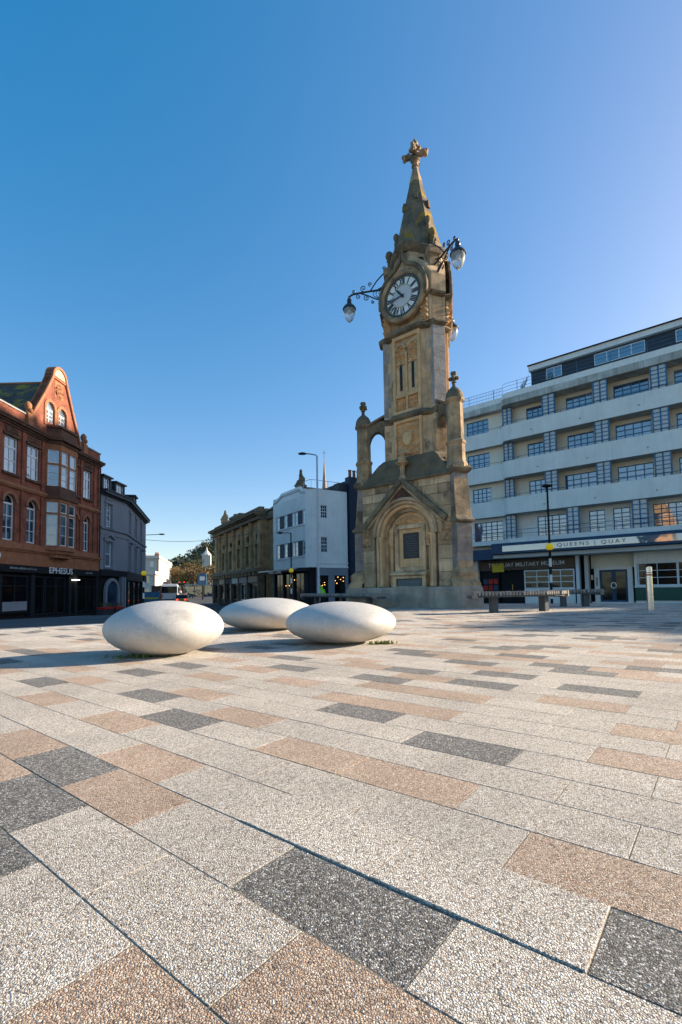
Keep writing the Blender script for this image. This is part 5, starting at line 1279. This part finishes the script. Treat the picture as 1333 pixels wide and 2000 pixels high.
statue(-16.0,.6,10.1,1.75,'pale weathered statue group at the far left of the theatre roof',1)
statue(5.2,3.0,10.9,2.3,'dark weathered statue group rising beside the white corner building',2)

# ================================================================ street furniture
slat_m = {}
def bench(label, pts, seatz, legs, n_slat, wid=.46):
    """slatted bench following a curved line of (x, y); legs as fractions along it"""
    x0,y0 = pts[0]; t = thing('bench', label, 'bench', (x0,y0,zg(*pts[len(pts)//2])), 0, 'curved slatted benches near the clock tower')
    zb = t.location.z
    P = [Vector((x,y,0)) for x,y in pts]; L_ = [0]
    for a,b in zip(P,P[1:]): L_.append(L_[-1]+(b-a).length)
    def at(f):
        d = f*L_[-1]
        for i in range(len(P)-1):
            if d <= L_[i+1]+1e-6: k = (d-L_[i])/(L_[i+1]-L_[i]); return P[i].lerp(P[i+1],k), (P[i+1]-P[i]).normalized()
    o0 = Vector((x0,y0,0))
    for s_ in (-1,1):
        path = []
        for j in range(13):
            p,d = at(j/12); nrm = Vector((-d.y,d.x,0)); q_ = p+nrm*s_*(wid/2-.06)-o0; path.append((q_.x,q_.y,seatz-.085-zb))
        mb = MB()
        for a,b in zip(path,path[1:]): mb.bar(a,b,.05,.07)
        mb.build('seat_rail', M['bench_steel'], t, absz=False)
    sw = L_[-1]/n_slat; key = round(sw,3)
    for j in range(n_slat):
        p,d = at((j+.5)/n_slat); q_ = p-o0
        if key not in slat_m:
            mb = MB(); a,b = sw*.36,wid/2; mb.loft([[(a*math.cos(k*PI/4+PI/8)*1.05,yy,.045*math.sin(k*PI/4+PI/8)) for k in range(8)] for yy in (-b,b)]); o = mb.build('slat', M['bench_wood'], t, absz=False); slat_m[key] = o
        else: o = inst(slat_m[key], t)
        o.location = (q_.x,q_.y,seatz-.045-zb); o.rotation_euler = (0,0,math.atan2(d.y,d.x))
    for f in (0,1):
        p,d = at(f); q_ = p-o0+d*(-.05 if f == 0 else .05); mb = MB(); mb.T = Matrix.Translation((q_.x,q_.y,seatz-.07-zb)) @ Matrix.Rotation(math.atan2(d.y,d.x),4,'Z'); mb.box(-.045,.045,-wid/2-.01,wid/2+.01,-.07,.07); mb.build('end_cap', M['bench_wood'], t, bevel=.012, absz=False)
        mb = MB(); mb.T = Matrix.Translation((q_.x,q_.y,seatz-.07-zb)) @ Matrix.Rotation(math.atan2(d.y,d.x),4,'Z'); mb.box(-.052,.052,-.13,.13,-.075,-.01); mb.build('end_bracket', M['bench_steel'], t, absz=False)
    for f in legs:
        p,d = at(f); q_ = p-o0; mb = MB(); mb.T = Matrix.Translation((q_.x,q_.y,0)) @ Matrix.Rotation(math.atan2(d.y,d.x),4,'Z'); mb.box(-.07,.07,-.08,.08,-.05,seatz-.12-zb); mb.build('leg', M['bench_steel'], t, bevel=.01, absz=False)
    return t
bench('curved slatted bench right of the clock tower, the nearer one with two dark legs', [(2.70,9.85),(3.1,9.88),(3.6,9.97),(4.1,10.15),(4.5,10.38),(4.72,10.62)], .43, (.18,.74), 32)
bench('shorter slatted bench half hidden behind the nearer right bench', [(5.3,12.6),(5.8,12.45),(6.2,12.36),(6.5,12.33)], .43, (.35,.78), 16)
bench('long slatted bench in front of the clock tower, behind the pebbles', [(-1.25,17.6),(-.55,16.3),(.05,15.2),(.55,14.1),(.9,13.2),(1.02,12.75)], .40, (.15,.5,.85), 46)

def beacon(x, y, label, zball, ztop=None, arm=None, br=.15):
    z = zg(x,y)-.14; t = thing('crossing_beacon', label, 'beacon', (x,y,z), 0, 'striped crossing beacons with yellow globes')
    n_ = 7; h_ = zball-br
    for k in range(n_): MB().lathe([(.055,z+(h_-z)*k/n_),(.055,z+(h_-z)*(k+1)/n_)],12,0,0).build('black_band' if k % 2 == 0 else 'white_band', M['black_paint' if k % 2 == 0 else 'white_paint'], t, smooth=40)
    MB().ball((0,0,zball),br,18,12).build('globe', M['beacon'], t, smooth=60)
    MB().lathe([(.08,zball-br-.05),(.08,zball-br+.02)],12).build('collar', M['black_paint'], t)
    if ztop:
        mb = MB(); mb.lathe([(.045,zball+br-.02),(.04,ztop)],10)
        if arm: mb.tube([(0,0,ztop-.05),(arm[0]*.3,arm[1]*.3,ztop),(arm[0],arm[1],ztop)],.03,6)
        mb.build('lamp_column', M['black_paint'], t, smooth=40)
        lx,ly = arm if arm else (0,0); MB().lathe([(.05,ztop-.06),(.2,ztop-.02),(.22,ztop+.03),(.1,ztop+.07),(0,ztop+.08)],14,lx,ly).build('lamp_head', M['black_paint'], t, smooth=40)
    return t
beacon(-12.05,29.4,'striped beacon with yellow globe in front of the grey building',1.72,br=.155)
beacon(-3.42,33.,'striped beacon under a small street lamp in front of the bar',1.90,4.5,(-.75,.1),.155)
beacon(8.95,20.6,'tall striped beacon and lamp column in front of the museum',2.22,4.85,None,.16)
# lamp column
t = thing('street_lamp', 'tall pale grey street lamp with single arm, left of the clock tower', 'street lamp', (-1.42,30.,zg(-1.42,30)-.14))
MB().lathe([(.095,zg(-1.42,30)-.14),(.095,1.2),(.075,1.3),(.055,9.0)],14).build('column', M['galv'], t, smooth=40)
MB().tube([(0,0,8.9),(-.05,0,9.05),(-.4,0,9.12),(-.75,0,9.16)],.04,8).build('arm', M['galv'], t, smooth=40)
MB().lathe([(.02,9.08),(.14,9.1),(.17,9.16),(.1,9.22),(.02,9.25)],14,-.92,0,0,1.7,1).build('lamp_head', M['slate_blue'], t, smooth=40)
# bollard
t = thing('bollard', 'stainless steel bollard with slanted top and red band, at the right', 'bollard', (6.23,9.77,zg(6.23,9.77)), R(200))
rg = [[(.062*math.cos(2*PI*k/24),.062*math.sin(2*PI*k/24),z_) for k in range(24)] for z_ in (0,.70)]; MB().loft(rg).build('post', M['steel'], t, smooth=40, absz=False)
MB().lathe([(.060,.70),(.060,.712),(.0645,.712),(.0645,.728),(.060,.728)],24).build('red_band', M['red'], t, smooth=30, absz=False)
MB().lathe([(.062,.728),(.062,.752)],24).build('clear_band', M['steel'], t, smooth=40, absz=False); MB().lathe([(.056,.752),(.056,.765)],24).build('groove', M['black_paint'], t, absz=False)
MB().loft([[(.062*math.cos(2*PI*k/24),.062*math.sin(2*PI*k/24),z_ if not s_ else .83+.055*math.sin(2*PI*k/24+.6)) for k in range(24)] for z_,s_ in ((.765,0),(.8,1))]).build('slanted_top', M['steel'], t, smooth=40, absz=False)
# person in high-visibility jacket
px_,py_ = -1.66,40.2; pz = zg(px_,py_)
t = thing('person', 'person in bright yellow-green jacket standing by the bar', 'person', (px_,py_,pz), R(160))
def body_mesh(joints, edges, name, mat, parent, root=0):
    me = bpy.data.meshes.new(name); me.from_pydata([j[0] for j in joints], edges, []); me.materials.append(mat); o = bpy.data.objects.new(name, me); COL.objects.link(o); o.parent = parent
    o.modifiers.new('skin','SKIN'); sv = me.skin_vertices[0].data
    for i,j in enumerate(joints): sv[i].radius = j[1] if isinstance(j[1],tuple) else (j[1],j[1])
    sv[root].use_root = True; m_ = o.modifiers.new('sub','SUBSURF'); m_.levels = m_.render_levels = 2; return o
J = [((0,0,.95),(.15,.11)),((0,0,1.2),(.16,.11)),((0,0,1.42),(.15,.10)),((0,0,1.52),.06),((0,-.01,1.60),.075),((0,-.015,1.70),(.085,.095)),((.19,0,1.40),.065),((.25,-.02,1.13),.05),((.24,-.12,.92),.042),((.24,-.18,.84),.04),((-.19,0,1.40),.065),((-.25,-.02,1.13),.05),((-.24,-.12,.92),.042),((-.24,-.18,.84),.04),((.10,0,.85),.09),((.11,0,.48),.065),((.11,.02,.10),.05),((.12,-.12,.04),.045),((-.10,0,.85),.09),((-.11,-.02,.48),.065),((-.11,.0,.10),.05),((-.12,-.14,.04),.045)]
Eg = [(0,1),(1,2),(2,3),(3,4),(4,5),(2,6),(6,7),(7,8),(8,9),(2,10),(10,11),(11,12),(12,13),(0,14),(14,15),(15,16),(16,17),(0,18),(18,19),(19,20),(20,21)]
body_mesh(J,Eg,'body',M['cloth_dark'],t)
mb = MB(); mb.lathe([(.19,.84),(.20,1.0),(.195,1.25),(.20,1.38),(.15,1.47),(.09,1.52)],16,0,0,0,1.1,.78)
for s_ in (-1,1): mb.tube([(s_*.17,0,1.42),(s_*.255,-.02,1.2),(s_*.275,-.04,1.08),(s_*.265,-.12,.95)],[.085,.078,.07,.065],10)
mb.build('jacket', M['hivis'], t, smooth=60, absz=False)
mb = MB(); mb.lathe([(.203,1.02),(.203,1.08)],16,0,0,0,1.105,.785); mb.lathe([(.2,1.2),(.2,1.25)],16,0,0,0,1.105,.785); mb.build('reflective_band', M['white_paint'], t, absz=False)
mb = MB(); mb.ball((0,.03,1.60),.12,12,8,1,1.05,1.15); mb.build('hood', M['hivis'], t, smooth=60, absz=False)
mb = MB(); mb.ball((0,-.05,1.635),.088,12,8,.9,1,1.2); mb.ball((0,-.14,1.63),.016,6,4); mb.build('face', M['skin'], t, smooth=60, absz=False)

# ================================================================ vehicles
def car(x, y, rz, paint, label, L_=4.3, W_=1.78, H_=1.48, cab=(.22,.92), group='cars in the far street', rear=None):
    z = zg(x,y)-.14; t = thing('parked_car', label, 'car', (x,y,z), rz, group); a = W_/2
    # profile along y (rear at -L/2 faces the camera)
    def ring(yy,w0,w1,z0,z1,zs): return [(-w0,yy,z0),(w0,yy,z0),(w0,yy,zs),(w1,yy,z1),(-w1,yy,z1),(-w0,yy,zs)]
    l = L_/2
    MB().loft([ring(-l,a*.86,a*.82,.34,.86,.62),ring(-l+.12,a*.97,a*.92,.24,.95,.62),ring(-l+.9,a,a*.95,.2,.96,.62),ring(.2,a,a*.95,.2,.94,.62),ring(l-1.1,a*.99,a*.93,.2,.92,.62),ring(l-.3,a*.94,a*.84,.24,.78,.58),ring(l,a*.8,a*.7,.34,.66,.52)]).build('body', paint, t, bevel=.02, smooth=50, absz=False)
    MB().loft([[(-a*.9,-l+.12,.93),(a*.9,-l+.12,.93),(a*.93,l-1.15,.92),(-a*.93,l-1.15,.92)],[(-a*.76,-l+.52,H_-.06),(a*.76,-l+.52,H_-.06),(a*.78,.35,H_-.06),(-a*.78,.35,H_-.06)]]).build('cabin_glass', M['glass_dark'], t, absz=False)
    MB().loft([[(-a*.77,-l+.48,H_-.07),(a*.77,-l+.48,H_-.07),(a*.79,.4,H_-.07),(-a*.79,.4,H_-.07)],[(-a*.68,-l+.62,H_),(a*.68,-l+.62,H_),(a*.70,.2,H_),(-a*.70,.2,H_)]]).build('roof', paint, t, bevel=.015, absz=False)
    for s_ in (-1,1):
        for yy in (-l+.85,l-.85):
            mb = MB(); mb.T = Matrix.Translation((s_*(a-.1),yy,.32)) @ Matrix.Rotation(PI/2,4,'Y'); mb.lathe([(.2,-.1),(.32,-.09),(.32,.09),(.2,.1)],18); w = mb.build('wheel', M['tyre'], t, smooth=40, absz=False)
            mb = MB(); mb.T = Matrix.Translation((s_*(a-.1),yy,.32)) @ Matrix.Rotation(PI/2,4,'Y'); mb.lathe([(.0,-.102),(.2,-.105),(.2,.105),(0,.102)],14); mb.build('rim', M['galv'], w, absz=False)
        MB().box(s_*a*.62-.14,s_*a*.62+.14,-l-.012,-l+.1,.66,.86).build('tail_light', M['lamp_red'], t, absz=False)
        MB().box(s_*a*.6-.15,s_*a*.6+.15,l-.06,l+.01,.52,.64).build('headlight', M['glass_pale'], t, absz=False)
        MB().box(s_*(a+.08)-.07,s_*(a+.08)+.07,.55,.7,.93,1.05).build('mirror', M['black_paint'], t, bevel=.02, absz=False)
    MB().box(-.26,.26,-l-.015,-l+.05,.5,.61).build('number_plate', M['yellow'], t, absz=False)
    return t
P_grey = mk('paint_grey',(.28,.29,.30),None,2,.3,0,coat=.6); P_blue = mk('paint_blue',(.10,.17,.24),None,2,.3,0,coat=.6); P_ochre = mk('paint_ochre',(.45,.30,.05),None,2,.35,0,coat=.5); P_white = mk('paint_white',(.62,.63,.62),None,2,.35,0,coat=.5)
car(-23.7,72,R(14),P_ochre,'ochre estate car with lit tail lights, nearest car in the far street')
car(-32.0,101,R(16),P_blue,'blue grey off-roader parked further up the far street',4.5,1.95,1.85)
car(-38.5,112,R(18),P_grey,'grey car beyond the bus',4.2); car(-46.,136,R(20),P_white,'white car at the top of the far street',4.2)
# bus seen from behind
bx,by = -28.3,80.; t = thing('bus', 'white single-deck bus seen from behind, waiting in the far street', 'bus', (bx,by,zg(bx,by)-.14), R(17))
MB().loft([[(-1.25,-4.5,.35),(1.25,-4.5,.35),(1.25,4.5,.35),(-1.25,4.5,.35)],[(-1.25,-4.5,2.6),(1.25,-4.5,2.6),(1.25,4.5,2.6),(-1.25,4.5,2.6)],[(-1.12,-4.35,2.95),(1.12,-4.35,2.95),(1.12,4.35,2.95),(-1.12,4.35,2.95)]]).build('body', P_white, t, bevel=.05, absz=False)
MB().box(-1.12,1.12,-4.53,-4.45,1.55,2.55).build('rear_window', M['glass_dark'], t, absz=False)
for s_ in (-1,1):
    MB().box(s_*1.252-.012,s_*1.252+.012,-4.2,4.0,1.5,2.5).build('side_window', M['glass_dark'], t, absz=False); MB().box(s_*1.08-.1,s_*1.08+.1,-4.53,-4.45,.8,1.25).build('tail_light', M['red'], t, absz=False)
    for yy in (-2.6,2.8):
        mb = MB(); mb.T = Matrix.Translation((s_*1.1,yy,.48)) @ Matrix.Rotation(PI/2,4,'Y'); mb.lathe([(.0,-.14),(.48,-.13),(.48,.13),(0,.14)],18); mb.build('wheel', M['tyre'], t, smooth=40, absz=False)
MB().box(-1.2,1.2,-4.56,-4.5,.4,.6).build('bumper', M['slate_blue'], t, absz=False)
# blue hoarding and kiosk beyond the beacon
t = thing('hoarding', 'blue printed hoarding panel with yellow strip beside the bus', 'hoarding', (-25.2,64,zg(-25.2,64)-.14), R(6))
MB().box(-1.0,1.0,0,.08,.1,2.1).build('panel', M['blue_steel'], t, absz=False); MB().box(-.9,.9,-.012,0,1.15,1.35).build('yellow_strip', M['yellow'], t, absz=False)
for u in (-.95,.95): MB().box(u-.05,u+.05,.02,.14,0,2.2).build('post', M['galv'], t, absz=False)
t = thing('brown_kiosk', 'plain brown cabinet standing between hoarding and bus', 'kiosk', (-26.9,70,zg(-26.9,70)-.14), R(10))
MB().box(-.62,.62,0,.9,0,2.75).build('cabinet', M['terracotta_dark'], t, bevel=.03, absz=False); MB().box(-.68,.68,-.06,.96,2.75,2.85).build('cap', M['dark_paint'], t, absz=False)
# bus shelter and traffic lights, signs
sx_,sy_ = -27.2,92.; t = thing('bus_shelter', 'flat roofed glass bus shelter up the far street', 'bus shelter', (sx_,sy_,zg(sx_,sy_)), R(15))
MB().box(-2.6,2.6,-.9,.9,2.5,2.66).build('roof', M['galv'], t, absz=False)
for u in (-2.5,-.8,.9,2.5): MB().box(u-.05,u+.05,.75,.85,0,2.5).build('post', M['slate_blue'], t, absz=False)
for u in (-1.65,.05,1.7): MB().box(u-.78,u+.78,.79,.81,.3,2.3).build('pane', M['glass'], t, absz=False)
for i,(x,y,lb) in enumerate(((-31.6,97.,'traffic light showing red, right of the pair up the street'),(-33.9,101.,'traffic light showing red, left of the pair up the street'))):
    z = zg(x,y); t = thing('traffic_light', lb, 'traffic light', (x,y,z), R(16), 'traffic lights up the street')
    MB().lathe([(.06,0),(.06,3.3)],10).build('pole', M['slate_blue'], t, absz=False); MB().box(-.16,.16,-.15,.1,2.4,3.35).build('head', M['black_paint'], t, absz=False)
    for k in range(3): MB().disc(0,3.18-k*.3,.1,-.17,-.14,14).build('signal_lens', M['lamp_red'] if k == 0 else M['black_paint'], t, absz=False)
t = thing('round_sign', 'round red no-entry sign near the bus', 'road sign', (-36.6,100,zg(-36.6,100)), R(18))
MB().lathe([(.04,0),(.04,3.2)],8).build('pole', M['galv'], t, absz=False); MB().disc(0,3.0,.38,-.06,-.03,20).build('plate', M['red'], t, absz=False); MB().box(-.26,.26,-.066,-.06,2.93,3.07).build('white_bar', M['white_paint'], t, absz=False)
for i,(x,y,h_,lb) in enumerate(((-26.4,110,7.5,'thin lamp column rising from the far trees'),(-17.5,78,4.2,'dark sign post beside the theatre corner'))):
    t = thing('far_post', lb, 'post', (x,y,zg(x,y))); MB().lathe([(.07,0),(.05,h_)],8).build('column', M['galv' if i == 0 else 'black_paint'], t, absz=False); MB().box(-.5,.1,-.1,.1,h_-.05,h_+.05).build('head', M['galv' if i == 0 else 'dark_blue'], t, absz=False)

# ================================================================ far buildings
def block(name, label, loc, rz, w, d, h_, wall, roofm, nx, nz, glass='glass', pots=0, par=.5, winw=.9, winh=1.5):
    z = zg(loc[0],loc[1])-.3; t = thing(name, label, 'building', (loc[0],loc[1],z), rz)
    def face(T,L_,n_):
        hs = []; st_ = h_/nz
        for j in range(nz):
            for i in range(n_): c = L_*(i+.5)/n_; hs.append((c-winw/2,c+winw/2,j*st_+st_*.28,j*st_+st_*.28+winh))
        mb = MB(); mb.T = T; mb.wall(0,L_,0,h_,hs,0,.3); mb.box(-.15,L_+.15,-.3,.1,h_-.35,h_-.1); mb.build('wall', wall, t, absz=False)
        for a,b,c,e in hs:
            mb = MB(); mb.T = T; mb.box(a,b,.16,.2,c,e); w_ = mb.build('window', M[glass], t, absz=False)
            mb = MB(); mb.T = T; mb.box(a-.1,b+.1,-.08,.1,c-.15,c).box((a+b)/2-.03,(a+b)/2+.03,.12,.16,c,e).box(a,b,.11,.16,(c+e)/2-.03,(c+e)/2+.03); mb.build('frame', M['white_paint'], w_, absz=False)
    face(Matrix.Identity(4),w,nx); face(Matrix.Translation((w,0,0)) @ Matrix.Rotation(PI/2,4,'Z'),d,max(2,int(d/2.6)))
    MB().box(0.1,w-.31,.31,d,0,h_-.02).build('core', wall, t, absz=False); MB().box(-.1,w+.1,-.1,d,h_,h_+par).build('parapet', wall, t, absz=False)
    for k in range(pots):
        cx_ = w*(k+.5)/pots; mb = MB(); mb.box(cx_-.6,cx_+.6,d*.3,d*.3+.7,h_,h_+1.7)
        for j in range(3): mb.lathe([(.14,h_+1.7),(.12,h_+2.2)],8,cx_-.35+j*.35,d*.3+.35)
        mb.build('chimney', roofm, t, absz=False)
    return t
stucco = mk('stucco',(.66,.60,.52),(.58,.53,.46),.4,.85,.1,10,streak=.2,scol=(.4,.36,.3))
block('stucco_terrace','cream stucco terrace catching the sun at the end of the street',(-58.5,125),R(14),10.5,34,10.4,stucco,M['terracotta'],3,3,'glass_pale',3)
block('stucco_house','low cream shop building in front of the stucco terrace',(-43.6,104),R(14),3.2,8,5.6,stucco,M['terracotta'],1,2,'glass_pale',0)
block('white_villa','white flat roofed villas stepping up beside the theatre',(-38.0,150),R(10),9,12,9.0,M['white_render'],M['terracotta'],3,3,'glass',0)
block('upper_villa','small white villa above the flat roofed villas',(-38.5,190),R(8),6,8,12,M['white_render'],M['terracotta'],2,4,'glass',1)
block('tower_flats','pale tower of flats on the hill beside the theatre cornice',(-64,330),R(4),16,14,22,M['park_white'],M['slate'],4,7,'glass_dark',0,.6,2.0,1.4)
z = zg(-61,215); t = thing('white_tower', 'sunlit white tower with pointed cap on the hillside', 'tower', (-62,222,z), R(10))
MB().box(-1.9,1.9,-1.9,1.9,-3,13.6).build('shaft', stucco, t, absz=False); MB().lathe([(2.4,13.6),(2.1,14.1),(1.1,15.2),(.5,16),(.15,17.6)],8,0,0,PI/8).build('cap', stucco, t, absz=False)
t = thing('billboard', 'blue poster billboard at the corner of the theatre', 'billboard', (-24.2,84,zg(-24.2,84)), R(-6))
MB().box(-.75,.75,-.05,.05,2.6,4.6).build('board', M['blue_steel'], t, absz=False); MB().box(-.45,.45,-.06,-.05,3.4,4.1).build('picture', M['white_render'], t, absz=False); MB().box(-.08,.08,.06,.2,0,4.4).build('post', M['black_paint'], t, absz=False)
# church spire far behind the bar
t = thing('church_spire', 'slender sunlit church spire behind the white corner building', 'spire', (-3.6,112,zg(-3.6,112)))
MB().box(-1.3,1.3,-1.3,1.3,0,20.5).build('tower', M['theatre'], t, absz=False); MB().lathe([(1.1,20.4),(.55,25),(.05,31.2)],8,0,0,PI/8).build('spire', mk('spire_stone',(.50,.33,.18),(.42,.27,.15),1,.9,.2), t, absz=False)
MB().tube([(0,0,31),(0,0,33.6)],.05,5).bar((-.35,0,32.9),(.35,0,32.9),.08).build('cross', M['iron'], t, absz=False)
# overhead cable
tag(MB().tube([(-23.8+13.8*k/12,57-3*k/12,6.9-.55*math.sin(PI*k/12)+.7*k/12*.2) for k in range(13)],.022,4).build('overhead_cable', M['iron']), 'thin cable slung across the far street', 'cable')

# ================================================================ hills and trees
def hill(name, f, xs, ys, mat):
    mb = MB(); nx = len(xs)
    for y in ys:
        for x in xs: mb.v.append((x,y,f(x,y)))
    mb.f = [(j*nx+i,j*nx+i+1,(j+1)*nx+i+1,(j+1)*nx+i) for j in range(len(ys)-1) for i in range(nx-1)]; mb.mi = [0]*len(mb.f)
    return tag(mb.build(name, mat, recalc=False, smooth=60), kind='structure')
def hz1(x, y):
    return zg(x,y)-1.5+43*math.exp(-((x+88)/38)**2-((y-400)/80)**2)+5*math.exp(-((x+150)/50)**2-((y-330)/70)**2)+7*math.exp(-((x+30)/90)**2-((y-300)/60)**2)+1.2*mnoise.noise(Vector((x*.03,y*.03,0)))
hill('hill', hz1, span(-420,160,58), span(190,620,43), M['leaf_dark'])
# unseen hill added at right, its ridge raised to shade the street's west side
def hz2(x, y):
    ridge = math.hypot(0,0); d = (x-.80*y)/math.hypot(1,.8)                # distance right of the sight line
    return zg(x,y)-1+(30.5+.42*(y-34) if y > 34 else 30.5*S((y-26)/8))*S((d+.3)/4.)*S((y-31)/5)*S((118-y)/24)
hill('sun_blocker_hill', hz2, span(24,150,42), span(28,120,46), M['leaf_dark'])
def crown(mb, q, c, r, n, sz, flat=1.):
    for k in range(n):
        d = Vector((q.gauss(0,1),q.gauss(0,1),q.gauss(0,1))).normalized()*q.uniform(.45,1.)**.6; p = Vector(c)+Vector((d.x*r,d.y*r,d.z*r*flat))
        a = Vector((q.uniform(-1,1),q.uniform(-1,1),q.uniform(-1,1))).normalized()*sz*q.uniform(.6,1.3); b = Vector((q.uniform(-1,1),q.uniform(-1,1),q.uniform(-1,1))).normalized()*sz*q.uniform(.6,1.3)
        mb.add([p-a*.6-b*.4,p+b,p+a],[(0,1,2)])
def tree(x, y, h_, r, mat, label, seed, n=900, lobes=9, group='trees at the end of the street', z=None, sz=None, flat=.8):
    q = random.Random(seed); z = zg(x,y)-.2 if z is None else z; t = thing('tree', label, 'tree', (x,y,z), q.uniform(0,6), group)
    tr = MB(); tr.tube([(0,0,-.3),(.05*r,0,h_*.25),(-.03*r,.04*r,h_*.5),(.04*r,0,h_*.8)],[.045*h_,.034*h_,.024*h_,.008*h_],8); cs = []
    for k in range(lobes):
        a = k*2.4+q.uniform(-.4,.4); f = q.uniform(.35,.95); e = (r*.62*math.cos(a)*q.uniform(.5,1.1),r*.62*math.sin(a)*q.uniform(.5,1.1),h_*(.45+.42*f)); b0 = h_*(.28+.3*f*.8)
        tr.tube([(0,0,b0),(e[0]*.5,e[1]*.5,b0+(e[2]-b0)*.55),e],[.018*h_,.012*h_,.004*h_],5); cs.append(e)
    tr.build('trunk', M['bark'], t, smooth=50, absz=False)
    lf = MB()
    for e in cs: crown(lf,q,e,r*q.uniform(.32,.5),n//lobes,sz or r*.07,flat)
    lf.build('crown', M[mat], t, recalc=False, absz=False); return t
for i,(x,y,h_,r,m_,lb) in enumerate(((-52,158,7.6,5.5,'leaf_brown','wide russet tree at the left end of the far tree belt'),(-47,150,6.6,4.0,'leaf','small green tree beside the sunlit terrace'),(-45,168,8.6,5.5,'leaf_brown','tall russet tree in the middle of the far tree belt'),(-39.5,132,7.6,4.4,'leaf_brown','round russet tree behind the bus shelter'),(-36,150,6.6,4.0,'leaf','olive tree right of the round russet tree'),(-55,180,9.5,6,'leaf_brown','tallest russet tree behind the far tree belt'),(-63,205,12,5,'leaf_dark','dark pine at the back of the far tree belt'))):
    tree(x,y,h_,r,m_,lb,40+i,1500,10)
wd = MB(); q = random.Random(77)
for k in range(900):
    x,y = q.uniform(-230,-10),q.uniform(210,420); r_ = q.uniform(2,4.2); crown(wd,q,(x,y,hz1(x,y)+r_*.5),r_,40,r_*.28,.8)
tag(wd.build('hill_woodland', [M['leaf_dark']], recalc=False), 'dark bare woodland covering the far hill', 'woodland', kind='stuff')
# tree just beyond the right edge of the picture: it throws the dappled shade across the plaza
tree(21.8,11.6,7.4,3.4,'leaf','leafy street tree beyond the right edge, the nearer of two shading the plaza',99,9000,13,'street trees',None,.19,.75)
tree(26.5,13.9,9.0,3.8,'leaf','leafy street tree beyond the right edge, the farther of two shading the plaza',98,9000,13,'street trees',None,.20,.75)
